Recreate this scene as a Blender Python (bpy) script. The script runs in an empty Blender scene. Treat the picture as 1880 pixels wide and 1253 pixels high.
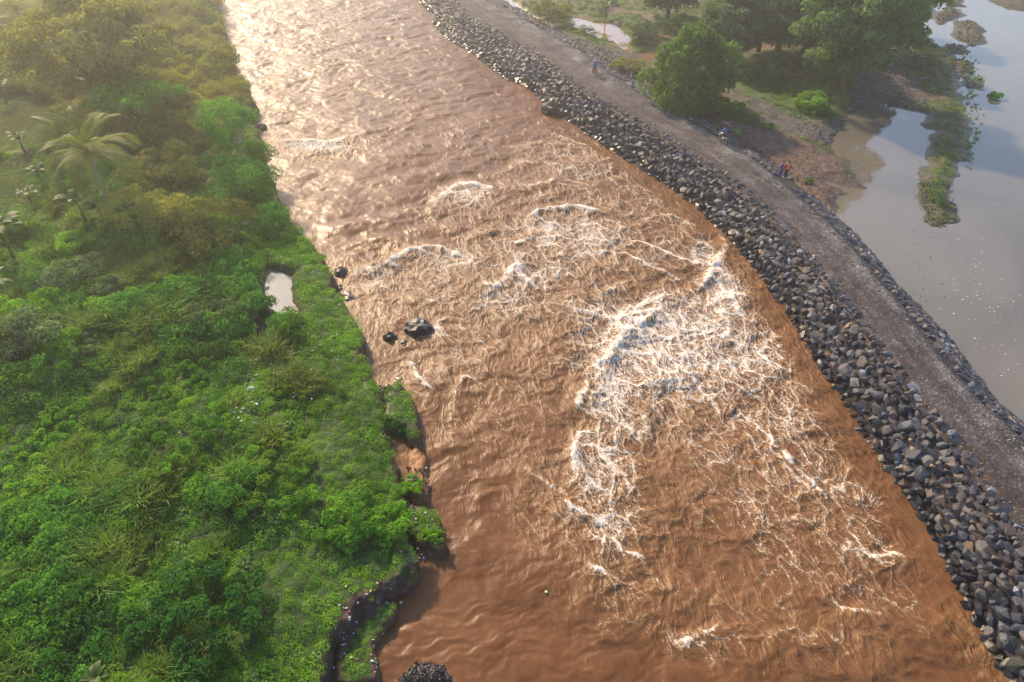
import bpy, bmesh, math, random
import numpy as np
from mathutils import Vector, Matrix

# ------------------------------------------------------------------ camera, sky, sun, exposure
S = bpy.context.scene
COL = S.collection
CAM_H, PITCH, FPX = 32.0, math.radians(40.0), 1270.0
cam_d = bpy.data.cameras.new('camera'); cam = bpy.data.objects.new('camera', cam_d); COL.objects.link(cam)
cam.location = (0, 0, CAM_H); cam.rotation_euler = (math.pi / 2 - PITCH, 0, 0)
cam_d.sensor_width = 36.0; cam_d.lens = FPX / 1880.0 * 36.0; cam_d.clip_end = 6000.0; cam_d.clip_start = 0.5
S.camera = cam
SUN_EL, SUN_AZ = math.radians(33.0), math.radians(-31.0)      # azimuth measured from +Y, negative = to the left
sun_dir = Vector((math.sin(SUN_AZ) * math.cos(SUN_EL), math.cos(SUN_AZ) * math.cos(SUN_EL), math.sin(SUN_EL)))
W = bpy.data.worlds.new('World'); S.world = W; W.use_nodes = True
wn = W.node_tree; wn.nodes.clear()
sky = wn.nodes.new('ShaderNodeTexSky'); sky.sky_type = 'NISHITA'; sky.sun_disc = False
sky.sun_elevation = SUN_EL; sky.sun_rotation = SUN_AZ
sky.air_density = 1.0; sky.dust_density = 1.2; sky.ozone_density = 1.0
bg = wn.nodes.new('ShaderNodeBackground'); bg.inputs['Strength'].default_value = 0.15
wo = wn.nodes.new('ShaderNodeOutputWorld')
wn.links.new(sky.outputs[0], bg.inputs[0]); wn.links.new(bg.outputs[0], wo.inputs[0])
sl = bpy.data.lights.new('sun', 'SUN'); sl.energy = 4.2; sl.angle = math.radians(3.0); sl.color = (1.0, 0.75, 0.47)
so = bpy.data.objects.new('sun', sl); COL.objects.link(so)
so.rotation_euler = (-sun_dir).to_track_quat('-Z', 'Y').to_euler()
S.view_settings.view_transform = 'Standard'; S.view_settings.look = 'None'
S.view_settings.gamma = 1.0; S.view_settings.use_curve_mapping = False
S.view_settings.exposure = 0.98
S.render.engine = 'CYCLES'
S.cycles.use_denoising = True
S.cycles.max_bounces = 6; S.cycles.diffuse_bounces = 3; S.cycles.glossy_bounces = 2
S.cycles.transmission_bounces = 3; S.cycles.transparent_max_bounces = 4; S.cycles.volume_bounces = 0
S.cycles.sample_clamp_indirect = 6.0

HAZE_DENSITY, HAZE_G = 0.0013, 0.66
LAG_Z = 1.8          # level of the still lagoon; the river surface is z = 0
ROAD_Z = 3.1
rng = np.random.default_rng(7)
random.seed(7)

# ------------------------------------------------------------------ survey helpers (a bearing from the lookout to a ground point)
FWD = np.array([0, math.cos(PITCH), -math.sin(PITCH)]); UPV = np.array([0, math.sin(PITCH), math.cos(PITCH)])
def gp(px, py, z=0.0):
    d = FWD + UPV * (-(py - 626.5) / FPX) + np.array([(px - 940.0) / FPX, 0, 0])
    t = (z - CAM_H) / d[2]
    return np.array([d[0] * t, d[1] * t, z])
def line(pts, z=0.0): return np.array([gp(a, b, z)[:2] for a, b in pts])
def proj(p):
    v = np.asarray(p, float) - np.array([0, 0, CAM_H])
    zc = v @ FWD
    return 940 + FPX * v[..., 0] / zc, 626.5 - FPX * (v @ UPV) / zc, zc
def depth_at(px, py, z=0.0): return float(proj(gp(px, py, z))[2])

# ------------------------------------------------------------------ numpy noise
_perm = np.random.default_rng(3).permutation(512).astype(np.int64); _perm = np.concatenate([_perm, _perm])
_ang = np.random.default_rng(4).random(512) * 2 * np.pi
_gx, _gy = np.cos(_ang), np.sin(_ang)
def perlin(x, y, seed=0):
    x = x + seed * 17.31; y = y + seed * 9.77
    xi = np.floor(x).astype(np.int64); yi = np.floor(y).astype(np.int64)
    xf = x - xi; yf = y - yi
    u = xf * xf * xf * (xf * (xf * 6 - 15) + 10); v = yf * yf * yf * (yf * (yf * 6 - 15) + 10)
    def g(ix, iy, dx, dy):
        h = _perm[(_perm[ix & 511] + iy) & 511]
        return _gx[h] * dx + _gy[h] * dy
    a = g(xi, yi, xf, yf); b = g(xi + 1, yi, xf - 1, yf); c = g(xi, yi + 1, xf, yf - 1); d = g(xi + 1, yi + 1, xf - 1, yf - 1)
    return 1.5 * ((a + u * (b - a)) + v * ((c + u * (d - c)) - (a + u * (b - a))))
def fbm(x, y, oct=4, seed=0, gain=0.5):
    s = 0; a = 1.0; f = 1.0
    for i in range(oct):
        s = s + a * perlin(x * f, y * f, seed + i * 3); a *= gain; f *= 2.03
    return s
def sstep(a, b, x):
    t = np.clip((x - a) / (b - a), 0, 1); return t * t * (3 - 2 * t)
def dist_poly(x, y, pts, closed=True):
    """distance to a polyline, and inside test when closed"""
    d = np.full(x.shape, 1e9); ins = np.zeros(x.shape, bool)
    n = len(pts)
    for i in range(n if closed else n - 1):
        ax, ay = pts[i]; bx, by = pts[(i + 1) % n]
        ex, ey = bx - ax, by - ay; L = ex * ex + ey * ey + 1e-12
        t = np.clip(((x - ax) * ex + (y - ay) * ey) / L, 0, 1)
        d = np.minimum(d, (x - ax - t * ex) ** 2 + (y - ay - t * ey) ** 2)
        if closed:
            c = ((ay > y) != (by > y)) & (x < ex * (y - ay) / (ey if abs(ey) > 1e-9 else 1e-9) + ax)
            ins ^= c
    d = np.sqrt(d)
    return np.where(ins, d, -d) if closed else d

# ------------------------------------------------------------------ object helpers
def tag(o, label=None, cat=None, group=None, kind=None):
    if label: o['label'] = label
    if cat: o['category'] = cat
    if group: o['group'] = group
    if kind: o['kind'] = kind
    return o
def mesh_np(name, V, F, mat=None, parent=None, smooth=False, link=True, cols=None, matidx=None):
    V = np.asarray(V, np.float32); me = bpy.data.meshes.new(name)
    Fs = F if isinstance(F, list) else [F]
    Fs = [np.asarray(f, np.int32) for f in Fs if len(f)]
    nl = sum(f.size for f in Fs); npoly = sum(len(f) for f in Fs)
    me.vertices.add(len(V)); me.loops.add(nl); me.polygons.add(npoly)
    me.vertices.foreach_set('co', V.ravel())
    me.loops.foreach_set('vertex_index', np.concatenate([f.ravel() for f in Fs]))
    tot = np.concatenate([np.full(len(f), f.shape[1], np.int32) for f in Fs])
    st = np.concatenate([[0], np.cumsum(tot)[:-1]]).astype(np.int32)
    me.polygons.foreach_set('loop_start', st); me.polygons.foreach_set('loop_total', tot)
    me.polygons.foreach_set('use_smooth', np.full(npoly, smooth, bool))
    if matidx is not None: me.polygons.foreach_set('material_index', np.asarray(matidx, np.int32))
    me.update(calc_edges=True); me.validate()
    if cols is not None:
        for k, c in cols.items():
            c = np.asarray(c, np.float32)
            if k in ('flow', 'ripple'):
                at = me.attributes.new(k, 'FLOAT_VECTOR', 'POINT'); at.data.foreach_set('vector', c.ravel())
            elif c.ndim == 1:
                at = me.attributes.new(k, 'FLOAT', 'POINT'); at.data.foreach_set('value', c)
            else:
                at = me.attributes.new(k, 'FLOAT_COLOR', 'POINT')
                c4 = np.ones((len(c), 4), np.float32); c4[:, :3] = c[:, :3]; at.data.foreach_set('color', c4.ravel())
    for m in (mat if isinstance(mat, (list, tuple)) else [mat]):
        if m: me.materials.append(m)
    o = bpy.data.objects.new(name, me)
    if link: COL.objects.link(o)
    if parent is not None: o.parent = parent
    return o
def empty(name, loc, rz=0.0):
    o = bpy.data.objects.new(name, None); o.empty_display_size = 0.3; COL.objects.link(o)
    o.location = Vector(tuple(float(c) for c in loc)); o.rotation_euler = (0, 0, rz); return o
def grid_faces(nr, nc):
    i = np.arange(nr - 1)[:, None] * nc + np.arange(nc - 1)[None, :]; i = i.ravel()
    return np.stack([i, i + 1, i + nc + 1, i + nc], 1)
class MB:
    """collects tubes, boxes and lathes and links them as one mesh"""
    def __init__(s): s.V = []; s.Q = []; s.T = []; s.n = 0
    def add(s, v, q=(), t=()):
        v = np.asarray(v, float); s.V.append(v)
        if len(q): s.Q.append(np.asarray(q, int) + s.n)
        if len(t): s.T.append(np.asarray(t, int) + s.n)
        s.n += len(v)
    def tube(s, pts, rad, k=8):
        pts = np.asarray(pts, float); rad = np.broadcast_to(np.asarray(rad, float), (len(pts),)); vs = []
        prev = None
        for i, p in enumerate(pts):
            t = pts[min(i + 1, len(pts) - 1)] - pts[max(i - 1, 0)]; t = t / (np.linalg.norm(t) + 1e-9)
            a = np.array([0, 0, 1.0]) if abs(t[2]) < 0.9 else np.array([1.0, 0, 0])
            if prev is not None: a = prev
            u = np.cross(t, np.cross(a, t)); u /= np.linalg.norm(u) + 1e-9; w = np.cross(t, u); prev = u
            an = np.arange(k) * 2 * np.pi / k
            vs.append(p + rad[i] * (np.cos(an)[:, None] * u + np.sin(an)[:, None] * w))
        n = len(pts); v = np.concatenate(vs + [pts[:1], pts[-1:]])
        q = []; t3 = []
        for i in range(n - 1):
            for j in range(k): q.append((i * k + j, i * k + (j + 1) % k, (i + 1) * k + (j + 1) % k, (i + 1) * k + j))
        for j in range(k):
            t3.append((n * k, (j + 1) % k, j)); t3.append((n * k + 1, (n - 1) * k + j, (n - 1) * k + (j + 1) % k))
        s.add(v, q, t3)
    def box(s, c, h, R=None):
        v = np.array([(x, y, z) for x in (-1, 1) for y in (-1, 1) for z in (-1, 1)], float) * np.asarray(h, float)
        if R is not None: v = v @ np.asarray(R).T
        s.add(v + np.asarray(c, float), [(0, 1, 3, 2), (4, 6, 7, 5), (0, 4, 5, 1), (2, 3, 7, 6), (0, 2, 6, 4), (1, 5, 7, 3)])
    def ball(s, c, r, nu=10, nv=7):
        c = np.asarray(c, float); r = np.broadcast_to(np.asarray(r, float), (3,)); v = []; q = []; t = []
        for i in range(1, nv):
            ph = math.pi * i / nv
            for j in range(nu):
                th = 2 * math.pi * j / nu
                v.append((math.sin(ph) * math.cos(th), math.sin(ph) * math.sin(th), math.cos(ph)))
        v += [(0, 0, 1), (0, 0, -1)]; m = (nv - 1) * nu
        for i in range(nv - 2):
            for j in range(nu): q.append((i * nu + j, (i + 1) * nu + j, (i + 1) * nu + (j + 1) % nu, i * nu + (j + 1) % nu))
        for j in range(nu):
            t.append((m, j, (j + 1) % nu)); t.append((m + 1, (nv - 2) * nu + (j + 1) % nu, (nv - 2) * nu + j))
        s.add(np.array(v) * r + c, q, t)
    def build(s, name, mat, parent=None, smooth=True):
        V = np.concatenate(s.V)
        return mesh_np(name, V, [np.concatenate(s.Q) if s.Q else np.zeros((0, 4), int), np.concatenate(s.T) if s.T else np.zeros((0, 3), int)], mat, parent, smooth)

# ------------------------------------------------------------------ materials
def new_mat(name):
    m = bpy.data.materials.new(name); m.use_nodes = True; nt = m.node_tree; nt.nodes.clear()
    out = nt.nodes.new('ShaderNodeOutputMaterial'); return m, nt, out
def N(nt, t, **kw):
    n = nt.nodes.new(t)
    for k, v in kw.items():
        if k.startswith('i_'): n.inputs[k[2:].replace('_', ' ')].default_value = v
        else: setattr(n, k, v)
    return n
def L(nt, a, b): nt.links.new(a, b)
def noise_node(nt, pos, scale, detail=3.0, dist=0.0, rough=0.55):
    n = N(nt, 'ShaderNodeTexNoise'); n.inputs['Scale'].default_value = scale; n.inputs['Detail'].default_value = detail
    n.inputs['Distortion'].default_value = dist; n.inputs['Roughness'].default_value = rough; L(nt, pos, n.inputs['Vector']); return n
def ramp(nt, fac, stops):
    r = N(nt, 'ShaderNodeValToRGB'); e = r.color_ramp.elements
    while len(e) < len(stops): e.new(0.5)
    for i, (p, c) in enumerate(stops): e[i].position = p; e[i].color = (*c, 1) if len(c) == 3 else c
    L(nt, fac, r.inputs[0]); return r
def mixc(nt, fac, a, b, mode='MIX'):
    m = N(nt, 'ShaderNodeMix', data_type='RGBA', blend_type=mode)
    for s_, v in ((0, fac), (6, a), (7, b)):
        if hasattr(v, 'is_output'): L(nt, v, m.inputs[s_])
        elif s_ == 0: m.inputs[0].default_value = v
        else: m.inputs[s_].default_value = (*v, 1)
    return m.outputs[2]
def plain(name, col, rough=0.6, spec=0.3, var=0.25, scale=6.0, metal=0.0):
    m, nt, out = new_mat(name); g = N(nt, 'ShaderNodeNewGeometry')
    n = noise_node(nt, g.outputs['Position'], scale, 4)
    r = ramp(nt, n.outputs[0], [(0.3, tuple(c * (1 - var) for c in col)), (0.7, tuple(min(1, c * (1 + var)) for c in col))])
    b = N(nt, 'ShaderNodeBsdfPrincipled'); L(nt, r.outputs[0], b.inputs['Base Color'])
    b.inputs['Roughness'].default_value = rough; b.inputs['Specular IOR Level'].default_value = spec; b.inputs['Metallic'].default_value = metal
    L(nt, b.outputs[0], out.inputs[0]); return m
def ground_mat(name, speck=0.5, speck_scale=5.0, rough=0.85, bump=0.06):
    """earth coloured by the surveyed zone colours, with stones and grain on top"""
    m, nt, out = new_mat(name); g = N(nt, 'ShaderNodeNewGeometry'); pos = g.outputs['Position']
    a = N(nt, 'ShaderNodeAttribute', attribute_name='Col')
    n1 = noise_node(nt, pos, 1.3, 6, 0.4, 0.65); n2 = noise_node(nt, pos, speck_scale * 2.2, 3)
    v = N(nt, 'ShaderNodeTexVoronoi'); v.inputs['Scale'].default_value = speck_scale; L(nt, pos, v.inputs['Vector'])
    b1 = ramp(nt, n1.outputs[0], [(0.28, (0.6, 0.6, 0.6)), (0.72, (1.4, 1.38, 1.34))])
    c = mixc(nt, 1.0, a.outputs['Color'], b1.outputs[0], 'MULTIPLY')
    vs = N(nt, 'ShaderNodeSeparateColor'); L(nt, v.outputs['Color'], vs.inputs[0])
    vr = ramp(nt, vs.outputs[0], [(0.0, (0.55, 0.55, 0.58)), (0.55, (0.95, 0.95, 0.95)), (0.82, (1.1, 1.1, 1.1)), (0.93, (2.2, 2.2, 2.25))])
    c2 = mixc(nt, speck, c, mixc(nt, 1.0, c, vr.outputs[0], 'MULTIPLY'))
    n2r = ramp(nt, n2.outputs[0], [(0.3, (0.75, 0.75, 0.75)), (0.7, (1.25, 1.25, 1.25))])
    c3 = mixc(nt, 1.0, c2, n2r.outputs[0], 'MULTIPLY')
    b = N(nt, 'ShaderNodeBsdfPrincipled'); L(nt, c3, b.inputs['Base Color']); b.inputs['Roughness'].default_value = rough
    b.inputs['Specular IOR Level'].default_value = 0.25
    w = N(nt, 'ShaderNodeAttribute', attribute_name='wet')
    rr = N(nt, 'ShaderNodeMapRange'); L(nt, w.outputs['Fac'], rr.inputs[0]); rr.inputs[3].default_value = rough; rr.inputs[4].default_value = 0.32
    L(nt, rr.outputs[0], b.inputs['Roughness'])
    ad = N(nt, 'ShaderNodeMath', operation='MULTIPLY_ADD'); L(nt, v.outputs['Distance'], ad.inputs[0]); ad.inputs[1].default_value = -0.6; L(nt, n1.outputs[0], ad.inputs[2])
    bp = N(nt, 'ShaderNodeBump'); bp.inputs['Strength'].default_value = 0.7; bp.inputs['Distance'].default_value = bump
    L(nt, ad.outputs[0], bp.inputs['Height']); L(nt, bp.outputs[0], b.inputs['Normal'])
    L(nt, b.outputs[0], out.inputs[0]); return m
def leaf_mat(name, dark, mid, light, trans=0.35, scale=0.16, dry=None):
    m, nt, out = new_mat(name); g = N(nt, 'ShaderNodeNewGeometry'); pos = g.outputs['Position']
    n1 = noise_node(nt, pos, scale, 3, 0.6, 0.6); n2 = noise_node(nt, pos, 2.6, 3)
    oi = N(nt, 'ShaderNodeObjectInfo')
    ma = N(nt, 'ShaderNodeMath', operation='MULTIPLY_ADD'); L(nt, oi.outputs['Random'], ma.inputs[0]); ma.inputs[1].default_value = 0.26; L(nt, n1.outputs[0], ma.inputs[2])
    mb = N(nt, 'ShaderNodeMath', operation='MULTIPLY_ADD'); L(nt, n2.outputs[0], mb.inputs[0]); mb.inputs[1].default_value = 0.5; L(nt, ma.outputs[0], mb.inputs[2])
    r = ramp(nt, mb.outputs[0], [(0.62, dark), (0.86, mid), (1.12 / 1.15, light)])
    c = r.outputs[0]
    if dry:
        n3 = noise_node(nt, pos, 0.09, 3, 0.4); f = ramp(nt, n3.outputs[0], [(0.52, (0, 0, 0)), (0.68, (0.7, 0.7, 0.7))])
        c = mixc(nt, f.outputs[0], c, dry)
    d = N(nt, 'ShaderNodeBsdfPrincipled'); L(nt, c, d.inputs['Base Color']); d.inputs['Roughness'].default_value = 0.55
    d.inputs['Specular IOR Level'].default_value = 0.22
    t = N(nt, 'ShaderNodeBsdfTranslucent'); L(nt, mixc(nt, 1.0, c, (1.25, 1.35, 0.6), 'MULTIPLY'), t.inputs[0])
    mx = N(nt, 'ShaderNodeMixShader'); mx.inputs[0].default_value = trans; L(nt, d.outputs[0], mx.inputs[1]); L(nt, t.outputs[0], mx.inputs[2])
    L(nt, mx.outputs[0], out.inputs[0]); return m
def stone_mat(name, from_attr):
    m, nt, out = new_mat(name); g = N(nt, 'ShaderNodeNewGeometry'); pos = g.outputs['Position']
    if from_attr: c0 = N(nt, 'ShaderNodeAttribute', attribute_name='Col').outputs['Color']
    else: c0 = N(nt, 'ShaderNodeObjectInfo').outputs['Color']
    n1 = noise_node(nt, pos, 5.0, 6, 0.3, 0.7)
    r1 = ramp(nt, n1.outputs[0], [(0.25, (0.5, 0.5, 0.5)), (0.55, (1, 1, 1)), (0.8, (1.7, 1.65, 1.6))])
    c = mixc(nt, 1.0, c0, r1.outputs[0], 'MULTIPLY')
    sp = N(nt, 'ShaderNodeSeparateXYZ'); L(nt, pos, sp.inputs[0])
    wet = N(nt, 'ShaderNodeMapRange'); L(nt, sp.outputs[2], wet.inputs[0]); wet.inputs[1].default_value = 0.15; wet.inputs[2].default_value = 1.1
    wet.inputs[3].default_value = 1.0; wet.inputs[4].default_value = 0.0
    c = mixc(nt, wet.outputs[0], c, mixc(nt, 1.0, c, (0.42, 0.38, 0.36), 'MULTIPLY'))
    b = N(nt, 'ShaderNodeBsdfPrincipled'); L(nt, c, b.inputs['Base Color'])
    rr = N(nt, 'ShaderNodeMapRange'); L(nt, wet.outputs[0], rr.inputs[0]); rr.inputs[3].default_value = 0.62; rr.inputs[4].default_value = 0.25
    L(nt, rr.outputs[0], b.inputs['Roughness']); b.inputs['Specular IOR Level'].default_value = 0.4
    bp = N(nt, 'ShaderNodeBump'); bp.inputs['Strength'].default_value = 0.8; bp.inputs['Distance'].default_value = 0.05
    L(nt, n1.outputs[0], bp.inputs['Height']); L(nt, bp.outputs[0], b.inputs['Normal'])
    L(nt, b.outputs[0], out.inputs[0]); return m
def river_mat():
    m, nt, out = new_mat('muddy_water'); g = N(nt, 'ShaderNodeNewGeometry'); pos = g.outputs['Position']
    mask = N(nt, 'ShaderNodeAttribute', attribute_name='foam').outputs['Fac']; lip = N(nt, 'ShaderNodeAttribute', attribute_name='lip').outputs['Fac']
    turb = N(nt, 'ShaderNodeAttribute', attribute_name='turb').outputs['Fac']
    fl = N(nt, 'ShaderNodeAttribute', attribute_name='flow').outputs['Vector']        # coordinates drawn out along the current
    def mth(op, a, b=None, c=None):
        n = N(nt, 'ShaderNodeMath', operation=op)
        for i, v in enumerate((a, b, c)):
            if v is None: continue
            if hasattr(v, 'is_output'): L(nt, v, n.inputs[i])
            else: n.inputs[i].default_value = v
        return n.outputs[0]
    pn = noise_node(nt, fl, 0.9, 4, 0.0, 0.6)
    sub = N(nt, 'ShaderNodeVectorMath', operation='SUBTRACT'); L(nt, pn.outputs['Color'], sub.inputs[0]); sub.inputs[1].default_value = (0.5, 0.5, 0.5)
    mad = N(nt, 'ShaderNodeVectorMath', operation='MULTIPLY_ADD'); L(nt, sub.outputs[0], mad.inputs[0]); mad.inputs[1].default_value = (1.5, 1.5, 0); L(nt, fl, mad.inputs[2])
    def cell(scale, k):
        v = N(nt, 'ShaderNodeTexVoronoi', feature='DISTANCE_TO_EDGE', voronoi_dimensions='2D'); v.inputs['Scale'].default_value = scale; L(nt, mad.outputs[0], v.inputs['Vector'])
        return mth('MAXIMUM', mth('MULTIPLY_ADD', v.outputs['Distance'], -k, 1.0), 0.0)
    w1 = cell(0.8, 4.4); w2 = cell(1.9, 3.9); w3 = cell(4.2, 3.3); w4 = cell(8.5, 2.9)
    web = mth('MAXIMUM', mth('MAXIMUM', w1, mth('MULTIPLY', w2, 0.95)), mth('MAXIMUM', mth('MULTIPLY', w3, 0.88), mth('MULTIPLY', w4, 0.80)))
    webc = mth('MAXIMUM', web, 0.0); webb = mth('MAXIMUM', w1, mth('MULTIPLY', w2, 0.8))
    grain = noise_node(nt, pos, 8.0, 4, 0.6, 0.75).outputs[0]
    # foam grows outwards from the web lines as the water gets whiter
    lev = mth('ADD', mth('MULTIPLY_ADD', mask, 1.0, mth('MULTIPLY', lip, 0.6)), mth('MULTIPLY_ADD', grain, 1.3, -0.67))
    val = mth('ADD', webc, lev)
    fs = N(nt, 'ShaderNodeMapRange', interpolation_type='SMOOTHSTEP'); L(nt, val, fs.inputs[0]); fs.inputs[1].default_value = 1.14; fs.inputs[2].default_value = 1.62
    gate = N(nt, 'ShaderNodeMapRange', interpolation_type='SMOOTHSTEP'); L(nt, mth('ADD', mask, mth('MULTIPLY', lip, 0.8)), gate.inputs[0]); gate.inputs[1].default_value = 0.05; gate.inputs[2].default_value = 0.42
    foam = mth('MULTIPLY', fs.outputs[0], gate.outputs[0])
    n0 = noise_node(nt, pos, 0.12, 4, 0.8)
    base = ramp(nt, n0.outputs[0], [(0.3, (0.092, 0.037, 0.013)), (0.55, (0.118, 0.050, 0.018)), (0.75, (0.140, 0.065, 0.027))])
    fr = mth('MULTIPLY', mth('POWER', webc, 3.0), mth('MULTIPLY_ADD', turb, 0.5, mth('MULTIPLY', mask, 0.4)))
    fr = mth('MINIMUM', mth('ADD', fr, mth('MULTIPLY', lip, 0.7)), 1.0)
    c1 = mixc(nt, fr, base.outputs[0], (0.30, 0.185, 0.085))
    fc = ramp(nt, foam, [(0.1, (0.31, 0.20, 0.105)), (0.45, (0.44, 0.35, 0.24)), (0.9, (0.58, 0.545, 0.50))])
    c2 = mixc(nt, foam, c1, fc.outputs[0])
    b = N(nt, 'ShaderNodeBsdfPrincipled'); L(nt, c2, b.inputs['Base Color']); b.inputs['IOR'].default_value = 1.33; b.inputs['Specular IOR Level'].default_value = 0.34
    rr = N(nt, 'ShaderNodeMapRange'); L(nt, foam, rr.inputs[0]); rr.inputs[3].default_value = 0.38; rr.inputs[4].default_value = 0.85
    L(nt, rr.outputs[0], b.inputs['Roughness'])
    rip = N(nt, 'ShaderNodeAttribute', attribute_name='ripple').outputs['Vector']; n2 = noise_node(nt, rip, 2.0, 6, 0.0, 0.62); n3 = noise_node(nt, rip, 1.1, 4, 0.0, 0.6); n3.noise_type = 'RIDGED_MULTIFRACTAL'; n3.normalize = False
    chop = N(nt, 'ShaderNodeAttribute', attribute_name='chop').outputs['Fac']
    bp = N(nt, 'ShaderNodeBump'); bp.inputs['Strength'].default_value = 1.0; bp.inputs['Distance'].default_value = 0.095; L(nt, mth('MULTIPLY', mth('MULTIPLY_ADD', n3.outputs[0], 0.04, n2.outputs[0]), chop), bp.inputs['Height'])
    hgt = mth('MULTIPLY', mth('ADD', webb, mth('MULTIPLY', grain, 0.3)), mth('MULTIPLY_ADD', turb, 1.0, 0.03))
    bp2 = N(nt, 'ShaderNodeBump'); bp2.inputs['Strength'].default_value = 0.9; bp2.inputs['Distance'].default_value = 0.08; L(nt, hgt, bp2.inputs['Height']); L(nt, bp.outputs[0], bp2.inputs['Normal'])
    L(nt, bp2.outputs[0], b.inputs['Normal'])
    L(nt, b.outputs[0], out.inputs[0]); return m
def still_mat(name, col, rough=0.06, bump=0.004, scale=1.2):
    m, nt, out = new_mat(name); g = N(nt, 'ShaderNodeNewGeometry'); pos = g.outputs['Position']
    n0 = noise_node(nt, pos, 0.06, 4, 1.2)
    r = ramp(nt, n0.outputs[0], [(0.3, tuple(c * 0.8 for c in col)), (0.7, tuple(c * 1.2 for c in col))])
    b = N(nt, 'ShaderNodeBsdfPrincipled'); L(nt, r.outputs[0], b.inputs['Base Color']); b.inputs['Roughness'].default_value = rough; b.inputs['IOR'].default_value = 1.62
    n2 = noise_node(nt, pos, scale, 3, 0.5); bp = N(nt, 'ShaderNodeBump'); bp.inputs['Strength'].default_value = 0.5; bp.inputs['Distance'].default_value = bump
    L(nt, n2.outputs[0], bp.inputs['Height']); L(nt, bp.outputs[0], b.inputs['Normal'])
    L(nt, b.outputs[0], out.inputs[0]); return m
M = dict(
    ground=ground_mat('earth'), road=ground_mat('gravel_track', 0.8, 9.0, 0.9, 0.04), core=ground_mat('rubble_core', 0.9, 3.5, 0.85, 0.12),
    stone=stone_mat('basalt', False), stones=stone_mat('basalt_mass', True), river=river_mat(),
    lagoon=still_mat('still_silty_water', (0.128, 0.115, 0.092), 0.05), puddle=still_mat('puddle_water', (0.19, 0.115, 0.06), 0.05),
    pond=still_mat('grey_pond_water', (0.12, 0.115, 0.10), 0.08),
    bark=plain('bark', (0.10, 0.075, 0.055), 0.85), palebark=plain('pale_bark', (0.36, 0.31, 0.25), 0.8),
    weed=leaf_mat('weed_leaf', (0.048, 0.136, 0.013), (0.106, 0.266, 0.022), (0.216, 0.428, 0.034), dry=(0.256, 0.246, 0.040)),
    bright=leaf_mat('bright_leaf', (0.074, 0.190, 0.011), (0.148, 0.325, 0.019), (0.246, 0.448, 0.030)),
    dark=leaf_mat('dark_leaf', (0.030, 0.102, 0.019), (0.063, 0.200, 0.030), (0.137, 0.331, 0.045)),
    olive=leaf_mat('olive_leaf', (0.088, 0.105, 0.024), (0.172, 0.184, 0.040), (0.298, 0.292, 0.065)),
    grey=leaf_mat('pale_leaf', (0.060, 0.102, 0.043), (0.120, 0.180, 0.078), (0.216, 0.288, 0.144)),
    bluegreen=leaf_mat('shade_tree_leaf', (0.036, 0.081, 0.029), (0.075, 0.143, 0.044), (0.143, 0.227, 0.065)),
    feather=leaf_mat('feathery_needles', (0.068, 0.121, 0.032), (0.128, 0.216, 0.054), (0.216, 0.324, 0.081)),
    grass=leaf_mat('grass_blade', (0.050, 0.111, 0.015), (0.106, 0.200, 0.022), (0.196, 0.297, 0.038), dry=(0.213, 0.186, 0.050)),
    palm=leaf_mat('palm_leaflet', (0.065, 0.089, 0.013), (0.125, 0.159, 0.021), (0.225, 0.253, 0.043)),
    banana=leaf_mat('banana_leaf', (0.038, 0.083, 0.014), (0.071, 0.128, 0.022), (0.128, 0.184, 0.051), trans=0.45),
    soil=plain('eroded_soil', (0.12, 0.07, 0.042), 0.9, 0.2, 0.5, 2.5),
    clay=plain('orange_clay', (0.26, 0.125, 0.052), 0.85, 0.2, 0.45, 3.0),
)
# ------------------------------------------------------------------ the lie of the land
BANK_Z = 1.25
BANK_PX = [(392,-40),(398,0),(410,50),(424,105),(432,145),(452,168),(468,185),(462,210),(474,240),(478,270),(495,320),(512,362),(536,408),(562,436),(590,465),(608,498),(614,530),(640,560),(662,585),(664,650),(686,698),(700,745),(708,780),(712,820),(733,868),(742,910),(738,960),(758,1000),(764,1030),(738,1060),(700,1080),(652,1105),(645,1140),(615,1165),(604,1200),(600,1262)]
bank = line(BANK_PX, BANK_Z)
bank = np.vstack([[[bank[0, 0] - 30, 420], [-60, 1550]][::-1], bank, [[bank[-1, 0] + 0.5, 8.0], [-6.5, -30], [-20, -1550]]])
left_land = np.vstack([bank, [[-1600, -1550], [-1600, 1550]]])
# low ledges, islet and bars on the left shore, each a polygon with its own top height
LEDGES = [
    ('islet', [(712,706),(735,700),(757,722),(770,770),(768,808),(745,802),(715,795),(702,760)], 0.95),
    ('ledge_a', [(745,922),(775,925),(800,935),(815,945),(806,965),(815,985),(820,1000),(795,1008),(770,995),(752,965)], 0.75),
    ('ledge_b', [(725,1050),(755,1045),(773,1058),(750,1080),(722,1088)], 0.45),
    ('ledge_c', [(655,1125),(690,1105),(727,1110),(722,1135),(703,1160),(690,1185),(694,1253),(640,1262),(606,1262),(614,1180),(645,1150)], 0.5),
    ('mound', [(735,875),(758,866),(778,880),(772,900),(750,905),(735,895)], 0.8),
    ('clay', [(742,832),(765,822),(782,835),(782,860),(790,890),(786,915),(760,918),(742,905),(750,870)], 0.35),
    ('shelf', [(735,900),(765,912),(790,955),(800,1010),(785,1030),(765,1040),(745,1000),(735,950)], 0.22),
    ('cobbles', [(688,702),(718,700),(716,745),(704,775),(690,750)], 0.22),
    ('bar', [(725,1222),(750,1212),(790,1207),(822,1216),(838,1236),(846,1262),(720,1275)], 0.16),
]
POOL = line([(712,796),(742,804),(750,820),(740,832),(744,850),(733,860),(722,842)], 0.0)
LEDGE_W = [(n, line(p, z), z) for n, p, z in LEDGES]
POND = line([(496,498),(512,500),(530,508),(533,530),(530,545),(545,580),(530,588),(518,578),(505,570),(489,552),(492,520)], 0.95)
POND2 = line([(478,600),(492,598),(490,625),(482,630)], 0.95)
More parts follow.
